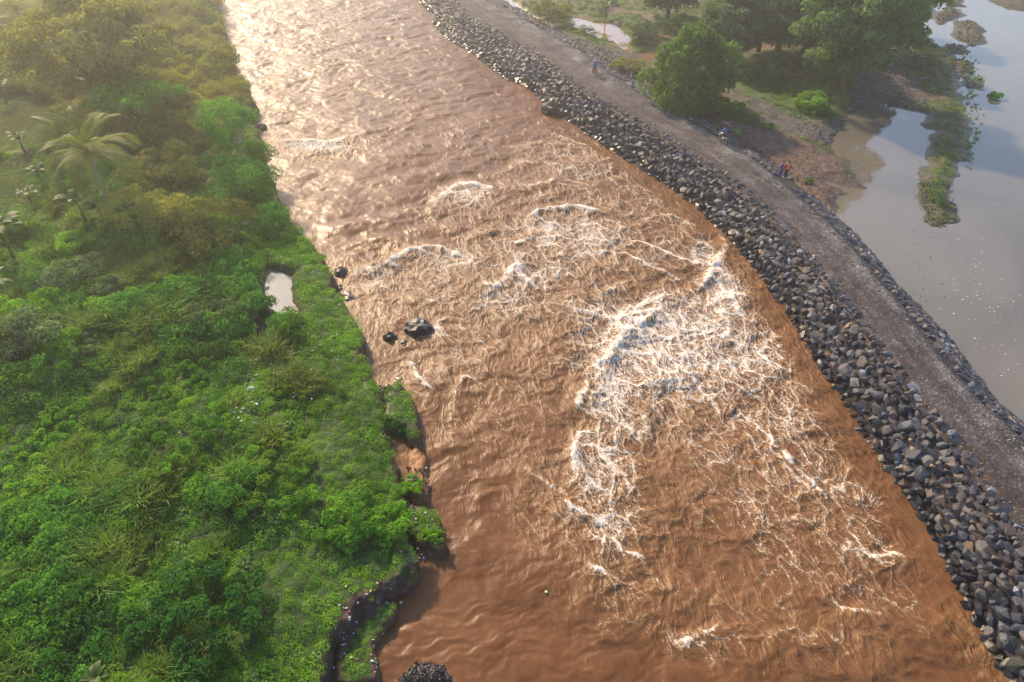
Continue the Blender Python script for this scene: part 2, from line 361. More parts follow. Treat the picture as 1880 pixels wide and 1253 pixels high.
# the embankment: road edges, waterline and lagoon-side toe, as offsets from the road's centre line
RL = line([(800,-30),(846,8),(900,48),(1000,105),(1060,152),(1150,208),(1250,264),(1340,322),(1400,372),(1470,444),(1535,520),(1590,592),(1645,662),(1690,722),(1740,784),(1795,846),(1845,915),(1890,985),(1960,1100)], ROAD_Z)
RR = line([(850,-35),(890,-2),(960,38),(1060,94),(1115,138),(1185,184),(1265,226),(1330,264),(1405,318),(1460,366),(1535,432),(1592,500),(1642,560),(1702,640),(1772,722),(1832,778),(1885,832),(1960,915),(2050,1020)], ROAD_Z)
WL = line([(770,-40),(795,5),(802,45),(830,72),(880,102),(930,142),(985,166),(1004,190),(1040,216),(1100,242),(1150,270),(1215,292),(1245,318),(1298,362),(1312,392),(1355,442),(1385,472),(1432,524),(1482,580),(1530,634),(1545,690),(1570,722),(1602,768),(1640,812),(1662,854),(1690,892),(1715,962),(1732,1008),(1770,1062),(1800,1104),(1830,1154),(1865,1204),(1895,1250),(1950,1330)], 0.0)
LG = line([(880,-40),(930,0),(1000,44),(1090,100),(1150,140),(1220,180),(1300,225),(1370,268),(1450,325),(1530,392),(1581,442),(1611,474),(1648,525),(1692,566),(1745,622),(1789,682),(1839,748),(1882,780),(1960,860),(2050,950)], LAG_Z)
def resample(p, n):
    s = np.concatenate([[0], np.cumsum(np.linalg.norm(np.diff(p, axis=0), axis=1))]); t = np.linspace(0, s[-1], n)
    return np.stack([np.interp(t, s, p[:, 0]), np.interp(t, s, p[:, 1])], 1)
a_, b_ = resample(RL, 60), resample(RR, 60)
cl = (a_ + b_) / 2
d0 = (cl[0] - cl[4]) / np.linalg.norm(cl[0] - cl[4]); d1 = (cl[-1] - cl[-5]) / np.linalg.norm(cl[-1] - cl[-5])
cl = np.vstack([[cl[0] + d0 * 500, cl[0] + d0 * 60], cl, [cl[-1] + d1 * 20, cl[-1] + d1 * 400]])
for _ in range(3): cl[2:-2] = 0.25 * cl[1:-3] + 0.5 * cl[2:-2] + 0.25 * cl[3:-1]
clS = np.concatenate([[0], np.cumsum(np.linalg.norm(np.diff(cl, axis=0), axis=1))])
def to_sd(x, y):
    """arc length along the road and offset across it (positive = lagoon side)"""
    x = np.asarray(x, float); y = np.asarray(y, float)
    best = np.full(x.shape, 1e18); s = np.zeros(x.shape); d = np.zeros(x.shape)
    for i in range(len(cl) - 1):
        ax, ay = cl[i]; ex, ey = cl[i + 1] - cl[i]; LL = math.hypot(ex, ey)
        t = np.clip(((x - ax) * ex + (y - ay) * ey) / LL ** 2, 0, 1); dx = x - ax - t * ex; dy = y - ay - t * ey
        q = dx * dx + dy * dy; k = q < best; best = np.where(k, q, best); s = np.where(k, clS[i] + t * LL, s)
        d = np.where(k, -np.sign(ex * dy - ey * dx) * np.sqrt(q), d)
    return s, d
def from_sd(s, d):
    s = np.asarray(s, float); x = np.interp(s, clS, cl[:, 0]); y = np.interp(s, clS, cl[:, 1])
    e = 1.5; tx = np.interp(s + e, clS, cl[:, 0]) - np.interp(s - e, clS, cl[:, 0]); ty = np.interp(s + e, clS, cl[:, 1]) - np.interp(s - e, clS, cl[:, 1])
    n = np.hypot(tx, ty) + 1e-9
    return x + d * ty / n, y - d * tx / n
# the road runs from far to near; lagoon must come out positive
if to_sd(np.array([60.0]), np.array([60.0]))[1][0] < 0:
    _flip = -1.0
else: _flip = 1.0
_to, _from = to_sd, from_sd
def to_sd(x, y):
    s, d = _to(x, y); return s, d * _flip
def from_sd(s, d): return _from(s, np.asarray(d) * (1.0 if _from(clS[30], 1.0)[0] > _from(clS[30], 0.0)[0] else -1.0))
def off(pl):
    s, d = to_sd(pl[:, 0], pl[:, 1]); k = np.argsort(s); return s[k], d[k]
oRL, oRR, oWL, oLG = off(RL), off(RR), off(WL), off(LG)
fRL = lambda s: np.interp(s, *oRL) - 0.22; fRR = lambda s: np.interp(s, *oRR) + 0.28; fWL = lambda s: np.minimum(np.interp(s, *oWL), fRL(s) - 2.0); fLG = lambda s: np.maximum(np.interp(s, *oLG) - 0.25, fRR(s) + 0.7)
def emb_z(s, d):
    """height of the rubble body under the stones"""
    wl, rl, rr, lg = fWL(s), fRL(s), fRR(s), fLG(s)
    zl = (d - wl) / (rl - wl) * (ROAD_Z - 0.15); zr = LAG_Z + (lg - d) / (lg - rr) * (ROAD_Z - LAG_Z - 0.1)
    return np.minimum(np.minimum(zl, zr), ROAD_Z - 0.06)
RIGHT_LAND = line([(860,-60),(1000,50),(1150,160),(1300,262),(1420,340),(1500,392),(1535,400),(1530,375),(1542,356),(1507,331),(1550,340),(1588,345),(1574,323),(1560,298),(1532,288),(1518,270),(1525,258),(1546,228),(1567,204),(1591,193),(1616,190),(1651,197),(1707,211),(1693,232),(1716,242),(1707,274),(1705,302),(1686,327),(1697,362),(1705,407),(1721,421),(1760,404),(1746,372),(1746,333),(1774,284),(1774,239),(1763,197),(1749,154),(1746,105),(1721,88),(1700,67),(1683,49),(1697,39),(1711,21),(1707,0),(1700,-40)], LAG_Z)
RIGHT_LAND = np.vstack([RIGHT_LAND, [[90, 400], [300, 1550], [-60, 1550], [-40, 420]]])
ISLES = [line(p, LAG_Z) for p in (
    [(1756,39),(1785,39),(1802,56),(1802,77),(1788,84),(1756,70)],
    [(1715,25),(1753,18),(1766,28),(1745,36),(1725,44)],
    [(1740,-8),(1766,-4),(1764,12),(1745,12)],
    [(1812,-20),(1876,-20),(1895,22),(1872,20),(1848,14),(1820,4)],
    [(1745,108),(1772,112),(1782,135),(1760,138)], [(1780,146),(1800,150),(1796,163),(1780,160)], [(1738,82),(1768,86),(1776,97),(1742,98)])]
PUDDLES = [(line(p, 2.0), z) for p, z in (
    ([(1032,38),(1050,34),(1090,44),(1125,45),(1150,62),(1158,72),(1148,82),(1155,95),(1140,88),(1120,72),(1105,70),(1075,58),(1050,48)], 2.02),
    ([(1176,100),(1200,98),(1218,102),(1215,110),(1190,112)], 2.02))]
DARK_TRACK = line([(975,42),(1010,46),(1060,66),(1120,88),(1185,112),(1180,128),(1160,150),(1100,120),(1050,92),(1000,62)], 2.2)
MUD = line([(1290,215),(1350,225),(1420,245),(1500,268),(1545,300),(1600,350),(1530,400),(1480,360),(1400,310),(1330,262)], 2.0)
GRAVEL_FLAT = line([(1545,150),(1600,120),(1640,70),(1690,60),(1740,110),(1700,190),(1600,185),(1560,205),(1520,270),(1470,260),(1380,220),(1320,160),(1360,165),(1440,205),(1500,235),(1545,205)], 2.0)
GRASSPATCH = line([(1330,130),(1440,150),(1560,150),(1560,200),(1520,225),(1470,215),(1400,190),(1330,165)], 2.1)
FIELD = [line(p, BANK_Z) for p in ([(-120,300),(-60,190),(60,180),(110,200),(112,250),(90,290),(20,290)], [(-150,420),(-100,310),(20,302),(75,306),(70,350),(60,385),(20,400),(-40,420)])]
TRENCH = line([(95,560),(100,500),(118,420),(125,360),(118,310)], BANK_Z)
PATHS = [line([(-80,278),(0,288),(70,300),(110,296)], BANK_Z)]

def ground(x, y):
    """height, colour and cover of the land at x, y"""
    s, d = to_sd(x, y)
    wob = 0.35 * fbm(x * 0.55, y * 0.55, 4, 5) + 0.12 * perlin(x * 2.1, y * 2.1, 9)
    sl_ = dist_poly(x, y, left_land) + wob * 0.8
    roll = 0.75 * fbm(x * 0.085, y * 0.085, 3, 11) + 0.28 * fbm(x * 0.33, y * 0.33, 3, 12) + 0.10 * perlin(x * 1.3, y * 1.3, 13)
    hl = BANK_Z + 0.05 * np.clip(sl_, 0, 14) + roll * sstep(0.6, 6, sl_) + 0.12 * perlin(x * 1.2, y * 1.2, 3)
    h = -1.4 + (hl + 1.4) * sstep(-0.42, 0.22, sl_)
    col = np.zeros(x.shape + (3,)); wet = np.zeros(x.shape); cover = np.zeros(x.shape); cls = np.zeros(x.shape, int)
    col[:] = (0.10, 0.055, 0.032)
    soil = np.array([0.095, 0.058, 0.036]); green = np.array([0.030, 0.062, 0.013])
    kk = sstep(0.05, 0.55, sl_)[..., None]
    col = col * (1 - kk) + kk * green; col = np.where((sl_ < 0.25)[..., None] & (sl_ > -1.0)[..., None], soil * (0.7 + 0.6 * sstep(-0.6, 0.6, perlin(x * 1.6, y * 1.6, 21))[..., None]), col)
    cover = np.where(sl_ > 0.12, 1.0, 0.0)
    # fields of low crop, footpath and pond on the left bank
    for f in FIELD:
        sf = dist_poly(x, y, f) + wob; k = sstep(-0.5, 0.6, sf)
        h = h * (1 - k) + k * (BANK_Z + 0.55 + 0.12 * roll); cls = np.where(sf > 0, 2, cls)
    for p in PATHS:
        dp = dist_poly(x, y, p, False); k = 1 - sstep(0.3, 0.9, dp + wob * 0.4)
        h = h + 0.2 * k; cls = np.where(dp < 0.55, 3, cls); cover = np.where(dp < 0.4, 0.25, cover)
        col = col * (1 - k[..., None]) + k[..., None] * np.array([0.17, 0.13, 0.06])
    dt = dist_poly(x, y, TRENCH, False); k = 1 - sstep(0.2, 1.2, dt); h = h - 0.6 * k; cover = np.where(dt < 0.5, 0.45, cover); 
    for pd in (POND, POND2):
        sp = dist_poly(x, y, pd) + wob * 0.5; k = sstep(-0.7, 0.35, sp); h = h * (1 - k) + k * 0.45; cover = np.where(sp > -0.75, 0, cover)
        col = np.where((sp > -0.3)[..., None], soil, col)
    # ledges of slumped turf, clay and gravel below the bank
    for n, p, z in LEDGE_W:
        sp = dist_poly(x, y, p) + wob * 0.35; k = sstep(-0.35, 0.18, sp)
        if n in ('bar', 'cobbles', 'shelf'): k = sstep(-1.1, 0.7, sp)
        hh = -0.9 + (z + 0.9 + 0.16 * wob + 0.1 * perlin(x * 2.3, y * 2.3, 31)) * k
        up = hh > h; h = np.maximum(h, hh)
        c = {'bar': (0.042, 0.040, 0.040), 'cobbles': (0.035, 0.033, 0.034), 'clay': (0.23, 0.105, 0.042), 'shelf': (0.075, 0.042, 0.026)}.get(n, (0.085, 0.05, 0.03))
        col = np.where((up & (sp > -0.5))[..., None], np.array(c), col)
        if n in ('islet', 'ledge_a', 'ledge_b', 'ledge_c', 'mound'):
            cover = np.where(sp > 0.12, 1.0, np.where(up & (sp > -0.3), 0, cover)); cls = np.where(sp > 0.05, 1, cls); col = np.where((sp > 0.25)[..., None], green, col)
        else: cover = np.where(up & (sp > -0.3), 0, cover); wet = np.where(sp > -0.6, 0.6, wet)
    pool = sstep(-0.35, 0.25, dist_poly(x, y, POOL) + 0.3 * wob); h = h * (1 - pool) - 0.5 * pool; cover = np.where(pool > 0.3, 0, cover)
    dirt = (dist_poly(x, y, line([(612,1165),(650,1110),(700,1090),(740,1070),(760,1075),(700,1110),(655,1150),(625,1200),(622,1262),(600,1262)], 0.6)) > -0.1)
    cover = np.where(dirt, 0.05, cover); col = np.where(dirt[..., None], np.array([0.060, 0.040, 0.032]), col)
    # land behind the embankment
    sr = dist_poly(x, y, RIGHT_LAND)
    isle = np.full(x.shape, -99.0)
    for i_ in ISLES: isle = np.maximum(isle, dist_poly(x, y, i_))
    sr = np.maximum(sr, isle)
    sr = sr + 0.55 * fbm(x * 0.45, y * 0.45, 4, 41) * sstep(2, 6, np.abs(d)) + 0.15 + 0.35 * sstep(0.2, 0.6, (x - gp(1640, 200, 1.8)[0]) / 10.0)
    hr = LAG_Z + np.clip(sr * 0.22, -1.2, 0.42) + 0.10 * fbm(x * 0.4, y * 0.4, 4, 43) * sstep(-0.5, 3, sr) + 0.25 * sstep(4, 12, sr) * (0.6 + fbm(x * 0.1, y * 0.1, 3, 44))
    right = d > 0
    h = np.where(right, hr, h)
    gr = np.array([0.045, 0.072, 0.020]); mud = np.array([0.092, 0.061, 0.048]); gravel = np.array([0.075, 0.068, 0.066]); bed = np.array([0.12, 0.095, 0.065])
    cr = np.broadcast_to(gr, col.shape).copy(); cv = np.full(x.shape, 0.75)
    n4 = fbm(x * 0.28, y * 0.28, 4, 51)
    bare = sstep(0.05, 0.5, n4); cr = cr * (1 - bare[..., None]) + bare[..., None] * np.array([0.115, 0.085, 0.055]); cv = cv * (1 - 0.85 * bare)
    for p, c, v in ((GRAVEL_FLAT, gravel, 0.06), (MUD, mud, 0.03), (DARK_TRACK, np.array([0.055, 0.048, 0.046]), 0.05), (GRASSPATCH, np.array([0.05, 0.095, 0.022]), 1.0)):
        sp = dist_poly(x, y, p) + 1.4 * n4; k = sstep(-0.8, 0.8, sp); cr = cr * (1 - k[..., None]) + k[..., None] * c; cv = cv * (1 - k) + k * v
    spit = sstep(0.25, 0.9, (x - gp(1640, 200, 1.8)[0]) / 10.0) * right
    cr = cr * (1 - 0.75 * spit[..., None]) + 0.75 * spit[..., None] * np.array([0.085, 0.070, 0.038]); cv = np.where(spit > 0.5, 1.0 * sstep(gp(1720, 345, 1.8)[1], gp(1720, 300, 1.8)[1], y + 2 * n4), cv)
    cv = np.where(isle > -1.5, cv * 0.5, cv); cr = np.where((isle > -1.5)[..., None], np.array([0.070, 0.060, 0.048]), cr)
    wr = 1 - sstep(0.0, 1.6, sr); cr = cr * (1 - 0.55 * wr[..., None]) + 0.55 * wr[..., None] * np.array([0.060, 0.046, 0.036])
    ub = sstep(0.0, -1.0, sr); cr = cr * (1 - ub[..., None]) + ub[..., None] * bed; cv = np.where(sr < 0.5, 0, cv)
    for p, z in PUDDLES:
        sp = dist_poly(x, y, p) + 0.5 * n4; k = sstep(-1.2, 0.3, sp); h = np.where(right, h * (1 - k) + k * (z - 0.12), h); cv = np.where(sp > -0.8, 0, cv)
        cr = cr * (1 - k[..., None]) + k[..., None] * np.array([0.15, 0.10, 0.06])
    ruts = sstep(-1.5, 0, dist_poly(x, y, DARK_TRACK)) * np.maximum(0, np.sin(d * 3.2 + 0.8 * perlin(s * 0.1, d * 0.1, 61))) ** 3; h = np.where(right, h - 0.16 * ruts, h)
    toe = right & (d < fLG(s) + 0.7); cv = np.where(toe, 0, cv)
    h = np.where((d > fWL(s) - 0.6) & (d < fLG(s) + 0.2), np.minimum(h, emb_z(s, d) - 0.5), h)
    col = np.where(right[..., None], cr, col); cover = np.where(right, cv, cover); wet = np.where(right, np.maximum(wr * 0.8, 0), wet); cls = np.where(right, 4, cls)
    return h, col, wet, cover, cls, sl_, s, d, sr

ys = [7.0]
while ys[-1] < 172: ys.append(ys[-1] + 0.13 + 0.0031 * (ys[-1] - 7))
ys = np.array([-1500, -300, -60, -10, 2] + ys + [185, 210, 260, 400, 800, 1500.0])
us = np.concatenate([[-60, -12, -4, -2, -1.4, -1.15], np.linspace(-1, 1, 460), [1.15, 1.4, 2, 4, 12, 60]])
wid = np.clip(12 + 0.80 * ys, 16, 160)
GX = us[None, :] * wid[:, None]; GX = np.clip(GX, -1500, 1500); GY = np.broadcast_to(ys[:, None], GX.shape).copy()
gh, gcol, gwet, gcov, gcls, *_ = ground(GX, GY)
G_ys, G_us, G_h = ys.copy(), us.copy(), gh
gnd = mesh_np('ground', np.stack([GX, GY, gh], -1).reshape(-1, 3), grid_faces(*GX.shape), M['ground'], smooth=True, cols=dict(Col=gcol.reshape(-1, 3), wet=gwet.ravel()))
tag(gnd, 'earth of the river banks and the flats behind the embankment', kind='structure')

# ------------------------------------------------------------------ the river in spate
rs_, rd_ = oWL
ws = np.linspace(clS[0], clS[-1], 900); wx, wy = from_sd(ws, fWL(ws)); k_ = np.argsort(wy)
fxr = lambda y: np.interp(y, wy[k_], wx[k_])
bx_, by_ = bank[:, 0], bank[:, 1]
def fxl(y):
    q = np.argsort(by_); return np.interp(y, by_[q], bx_[q])
ys = [7.0]
while ys[-1] < 165: ys.append(ys[-1] + 0.075 + 0.0021 * max(0, ys[-1] - 14))
ys = np.array([-1450, -300, -60, -10, 2] + ys + [180, 220, 300, 420.0])
xl = fxl(ys) - 2.5; xr = np.maximum(fxr(ys) + 1.6, xl + 12)
NC = 430
tt = np.linspace(0, 1, NC)[None, :]
RX = xl[:, None] * (1 - tt) + xr[:, None] * tt; RY = np.broadcast_to(ys[:, None], RX.shape).copy()
def blobs(lst):
    v = np.zeros(RX.shape)
    for px, py, rx, ry, a in lst:
        c = gp(px, py); zc = depth_at(px, py); e = math.hypot(math.hypot(c[0], c[1]), CAM_H)
        ex = 1.18 * rx * zc / FPX; ey = 1.18 * ry * zc / FPX / (CAM_H / e)
        v = np.maximum(v, a * np.exp(-(((RX - c[0]) / ex) ** 2 + ((RY - c[1]) / ey) ** 2) ** 1.3 * 0.9))
    return v
wobx = 1.1 * fbm(RX * 0.16, RY * 0.16, 3, 71); woby = 1.1 * fbm(RX * 0.16, RY * 0.16, 3, 72)
_rx, _ry = RX, RY
RX, RY = RX + wobx, RY + woby
TURB = blobs([(1220,620,230,150,1.0),(1130,720,100,130,1),(1050,450,190,110,.85),(1330,520,80,120,.9),(900,545,170,60,.7),(760,490,130,40,.65),(1130,900,140,110,.8),(1180,1040,140,80,.55),(1400,750,190,160,.7),(1500,900,170,140,.55),(1600,1010,120,90,.5),(1100,300,180,70,.5),(1250,350,130,80,.45),(880,640,160,100,.45),(1500,1150,220,110,.4),(1330,1130,160,90,.4),(860,380,80,50,.5),(580,265,100,16,.5),(900,760,160,120,.32),(1840,1215,50,60,.8),(1300,900,160,160,.42),(1000,250,200,60,.3)])
FOAM = blobs([(1200,640,150,100,1),(1260,600,120,80,.95),(1125,720,60,90,1),(1050,430,120,50,.8),(1000,500,100,50,.7),(1100,480,100,40,.55),(1330,520,60,110,.95),(1345,640,100,90,.85),(1105,860,65,100,.8),(1110,960,60,50,.75),(1420,760,140,100,.66),(1480,870,140,90,.58),(1620,1010,60,40,.6),(810,478,80,30,.75),(690,510,55,30,.65),(935,550,70,35,.75),(860,355,45,25,.85),(585,268,78,10,1.0),(860,620,90,70,.5),(775,690,45,40,.55),(1090,300,140,70,.55),(1200,345,110,60,.55),(1000,350,120,50,.42),(1180,420,120,60,.5),(930,480,100,60,.55),(760,560,120,50,.42),(960,620,120,80,.36),(950,720,120,80,.33),(1000,950,80,60,.36),(1330,850,120,90,.42),(1560,980,120,110,.45),(1450,1030,140,80,.36),(1380,1130,140,70,.34),(1700,1130,90,60,.36),(1180,1080,90,60,.42),(1290,1170,70,50,.42),(1840,1215,30,40,1.0),(1650,1100,120,60,.42),(880,780,100,60,.34),(1010,860,60,60,.4),(1440,440,0.1,0.1,0),(1240,1000,200,120,.28),(1550,1160,160,80,.3),(1200,790,160,60,.55),(1270,700,150,80,.7),(1350,800,150,90,.55),(1190,570,150,60,.5),(1060,545,150,50,.5),(1430,930,140,90,.5),(1520,1020,140,80,.48),(1240,470,120,60,.5),(1130,360,140,60,.45),(850,520,140,50,.5),(1080,1010,80,60,.4),(1180,1120,90,60,.36),(800,604,26,20,.7),(748,642,24,10,.6),(650,522,25,15,.65),(1032,224,22,12,.75),(1065,238,28,10,.55),(1560,735,12,16,.5),(780,720,20,30,.45),(1740,1040,14,30,.35)])
RX, RY = _rx, _ry
FOAM = np.maximum(FOAM, 0.10 * sstep(70, 45, RY))
# warped, flow-drawn coordinates
wx1 = 0.7 * fbm(RX * 0.30, RY * 0.30, 3, 81); wy1 = 0.7 * fbm(RX * 0.30, RY * 0.30, 3, 82)
wx2 = 0.16 * fbm(RX * 1.1, RY * 1.1, 2, 83); wy2 = 0.16 * fbm(RX * 1.1, RY * 1.1, 2, 84)
qx, qy = RX + wx1 + wx2, RY + wy1 + wy2
fx_, fy_ = 0.22, -0.975                                       # main set of the current
al = qx * fx_ + qy * fy_; ac = -qx * fy_ + qx * 0 + qy * fx_
def ridge(u, v, f, seed): return 1 - np.abs(perlin(u * f, v * f, seed)) * 1.6
calm = 1 - sstep(0.08, 0.5, TURB)
far = sstep(52, 95, RY)
h = 0.075 * perlin(al * 0.95, ac * 0.34, 91) * (0.2 + far) + 0.06 * perlin(al * 1.9, ac * 0.8, 92) * (0.12 + 1.0 * far) + 0.022 * perlin(al * 3.3, ac * 1.8, 93)
h += 0.15 * fbm(al * 0.28, ac * 0.16, 3, 94)
r1 = np.clip(0.45 + 0.8 * perlin(al * 0.55, ac * 0.42, 95), 0, 1.2) ** 1.7; r2 = np.clip(0.45 + 0.8 * perlin(al * 1.25, ac * 0.9, 96), 0, 1.2) ** 1.7; r3 = np.clip(0.45 + 0.8 * perlin(al * 2.7, ac * 2.1, 97), 0, 1.2) ** 1.5
h += TURB * (1 - 0.4 * np.clip(FOAM, 0, 1)) * (0.22 * r1 + 0.17 * r2 + 0.08 * r3 + 0.16 * perlin(al * 0.5, ac * 0.4, 98)) + 0.03 * r2 * (1 - TURB) * sstep(75, 45, RY)
crest = TURB * sstep(0.55, 0.95, r1) * 0.6 + TURB * sstep(0.6, 1.0, r2) * 0.5
# standing waves and breaking fronts, each a crest line with a hollow above it and foam running off below
CRESTS = [
    ([(482,262),(540,256),(600,263),(640,252),(690,240)], 0.38, 0.9, 2.2, 0.9), ([(792,392),(806,362),(830,344),(862,335),(895,344),(912,366)], 0.42, 0.8, 2.4, 0.8),
    ([(628,505),(670,498),(715,484),(750,464),(792,450),(830,462),(862,480)], 0.6, 0.9, 2.6, 0.9), ([(870,520),(910,530),(940,500),(958,470)], 0.25, 0.8, 1.8, 0.7),
    ([(962,408),(1000,388),(1050,380),(1092,388),(1120,398)], 0.55, 0.8, 2.6, 0.95), ([(940,452),(985,440),(1040,440)], 0.4, 0.7, 1.6, 0.7),
    ([(1140,442),(1190,452),(1240,474),(1312,490)], 0.36, 0.5, 0.8, 0.9), ([(1020,560),(1080,575),(1140,585),(1180,572)], 0.34, 0.6, 0.9, 0.5),
    ([(1082,700),(1096,676),(1124,650),(1140,618),(1168,590),(1210,572),(1245,552)], 0.85, 0.9, 3.2, 1.0), ([(1160,572),(1190,552),(1230,545)], 0.45, 0.6, 1.3, 0.9),
    ([(1058,760),(1064,730),(1082,700)], 0.55, 0.7, 2.0, 0.9), ([(1050,880),(1058,820),(1066,795),(1092,790)], 0.5, 0.6, 1.6, 0.9), ([(1040,915),(1060,940),(1095,955),(1120,965)], 0.45, 0.55, 1.2, 0.9),
    ([(1316,415),(1330,455),(1312,490),(1290,520),(1278,545)], 0.5, 0.7, 1.6, 0.9), ([(1300,560),(1340,540),(1380,548)], 0.4, 0.6, 1.4, 0.8),
    ([(830,770),(836,730),(850,690),(900,715)], 0.25, 0.35, 0.5, 0.55), ([(950,860),(1010,890),(1055,915)], 0.30, 0.45, 0.8, 0.5), ([(900,330),(960,300),(1020,305),(1060,312)], 0.35, 0.8, 1.2, 0.25),
    ([(740,430),(800,420),(860,425)], 0.30, 0.9, 1.0, 0.1), ([(640,452),(700,440),(760,442)], 0.28, 0.8, 1.0, 0.1), ([(1585,1020),(1630,1016),(1675,1024)], 0.28, 0.4, 1.0, 0.9),
    ([(1065,1035),(1100,1048),(1140,1072)], 0.25, 0.4, 0.7, 0.6), ([(1240,1190),(1280,1168),(1330,1140)], 0.22, 0.35, 0.5, 0.6), ([(1130,1000),(1170,1020),(1200,1060),(1212,1100)], 0.22, 0.4, 0.6, 0.5),
    ([(1400,800),(1440,840),(1500,900),(1530,935)], 0.28, 0.4, 0.7, 0.7), ([(1380,640),(1430,680),(1470,690)], 0.3, 0.4, 0.8, 0.7), ([(1500,1090),(1560,1125),(1640,1135)], 0.22, 0.35, 0.6, 0.6),
    ([(1090,460),(1150,470),(1210,500),(1260,520)], 0.28, 0.45, 0.8, 0.6), ([(1812,1205),(1825,1190),(1850,1196),(1862,1215)], 0.4, 0.4, 1.0, 1.0), ([(1000,240),(1060,262),(1110,290),(1160,300)], 0.25, 0.6, 0.9, 0.45),
    ([(690,398),(770,384),(850,398)], 0.32, 0.9, 1.0, 0.0), ([(920,274),(1000,262),(1090,274)], 0.32, 0.9, 1.0, 0.1), ([(600,424),(680,404),(745,412)], 0.28, 0.8, 1.0, 0.0), ([(840,440),(900,424),(950,432)], 0.3, 0.7, 1.0, 0.15), ([(700,330),(780,318),(840,322)], 0.25, 0.9, 1.0, 0.0), ([(720,270),(800,262),(900,268)], 0.22, 0.9, 1.0, 0.05), ([(940,345),(1010,338),(1080,350)], 0.3, 0.7, 1.2, 0.45), ([(1170,300),(1220,318),(1260,345)], 0.25, 0.5, 0.9, 0.5), ([(1190,390),(1240,400),(1290,420)], 0.25, 0.5, 0.9, 0.5),
    ([(960,480),(950,510),(985,530),(1030,528)], 0.4, 0.6, 1.2, 0.8), ([(700,560),(760,548),(820,560)], 0.3, 0.5, 1.0, 0.55), ([(840,640),(800,600),(830,575)], 0.25, 0.45, 0.8, 0.5), ([(745,660),(770,690),(790,720)], 0.22, 0.4, 0.9, 0.8)]
FC = np.zeros(RX.shape); CR = np.zeros(RX.shape)
jx, jy = RX + 0.35 * wx1 + 0.8 * wx2, RY + 0.35 * wy1 + 0.8 * wy2
for pl, A, wdt, run, fa in CRESTS:
    p = resample(line(pl), 14); bb = (jx > p[:, 0].min() - 7) & (jx < p[:, 0].max() + 7) & (jy > p[:, 1].min() - 7) & (jy < p[:, 1].max() + 7)
    X, Y = jx[bb], jy[bb]; best = np.full(X.shape, 1e9); sg = np.zeros(X.shape); tp = np.zeros(X.shape)
    for i in range(len(p) - 1):
        ex, ey = p[i + 1] - p[i]; LL = ex * ex + ey * ey + 1e-9; t = np.clip(((X - p[i, 0]) * ex + (Y - p[i, 1]) * ey) / LL, 0, 1)
        dx, dy = X - p[i, 0] - t * ex, Y - p[i, 1] - t * ey; q = dx * dx + dy * dy; kq = q < best
        best = np.where(kq, q, best); sg = np.where(kq, np.sign(ex * dy - ey * dx), sg); tp = np.where(kq, (i + t) / (len(p) - 1), tp)
    m_ = p[7] + 0.8 * np.array([0.35, -0.93]); e_ = p[8] - p[6]; ref = np.sign(e_[0] * (m_ - p[7])[1] - e_[1] * (m_ - p[7])[0])
    D = np.sqrt(best) * sg * ref; end = np.clip(np.sin(np.clip(tp, 0.02, 0.98) * np.pi) * 1.6, 0, 1)
    brk = 0.65 + 0.5 * perlin(X * 0.9, Y * 0.9, 101)
    prof = np.where(D < 0, np.exp(-(D / (wdt * 0.75)) ** 2), np.exp(-(D / (wdt * 1.25)) ** 2)) - 0.45 * np.exp(-((D + 1.9 * wdt) / (1.1 * wdt)) ** 2)
    h[bb] += (0.72 if np.mean([q[1] for q in pl]) < 520 else 0.5) * A * end * prof * brk
    lip = np.exp(-(D / (0.30 * wdt)) ** 2) * end * brk
    CR[bb] = np.maximum(CR[bb], lip * min(1, fa + 0.25)); FC[bb] = np.maximum(FC[bb], fa * end * np.where(D > -0.15, np.exp(-np.clip(D, 0, 99) / run), 0) * sstep(-0.2, 0.15, D) * (0.55 + 0.6 * brk))
MASK = np.clip(np.maximum(FOAM, 0.9 * FC) + 0.14 * fbm(RX * 0.45, RY * 0.45, 3, 111) * sstep(0.05, 0.3, FOAM), 0, 1.1)
foam = 0.77 * np.clip(MASK, 0, 1) ** 0.72 * sstep(0.02, 0.25, MASK)
# the strip hugging the stones runs smooth and brown
s2, d2 = to_sd(RX, RY); edge = fWL(s2) - d2
foam *= 0.25 + 0.75 * sstep(0.8, 3.0, edge + 0.9 * wx1)
h += 0.04 * MASK * r3
lee = sstep(0.0, 3.0, edge); h *= 0.4 + 0.6 * lee
h -= 0.02
edge_l = dist_poly(RX, RY, left_land); h *= 0.3 + 0.7 * sstep(0.0, 2.5, -edge_l)
river = mesh_np('river', np.stack([RX, RY, h], -1).reshape(-1, 3), grid_faces(*RX.shape), M['river'], smooth=True, cols=dict(foam=foam.ravel(), lip=CR.ravel(), turb=np.clip(TURB + 0.5 * FC + 0.05 * sstep(95, 45, RY), 0, 1).ravel(), chop=(0.12 + 0.88 * np.clip(np.maximum(sstep(45, 80, RY), TURB * 1.2) + 0.5 * np.clip(fbm(RX * 0.12, RY * 0.12, 3, 191), 0, 1), 0, 1)).ravel(), flow=np.stack([(RX + 0.6 * wx1) * fx_ * 0.48 + (RY + 0.6 * wy1) * fy_ * 0.48, -(RX + 0.6 * wx1) * fy_ + (RY + 0.6 * wy1) * fx_, 0 * al], -1).reshape(-1, 3), ripple=np.stack([(RX + 0.5 * wx1) * fx_ + (RY + 0.5 * wy1) * fy_, 0.6 * (-(RX + 0.5 * wx1) * fy_ + (RY + 0.5 * wy1) * fx_), 0 * al], -1).reshape(-1, 3)))
tag(river, 'muddy brown river in spate with foaming rapids', kind='structure')

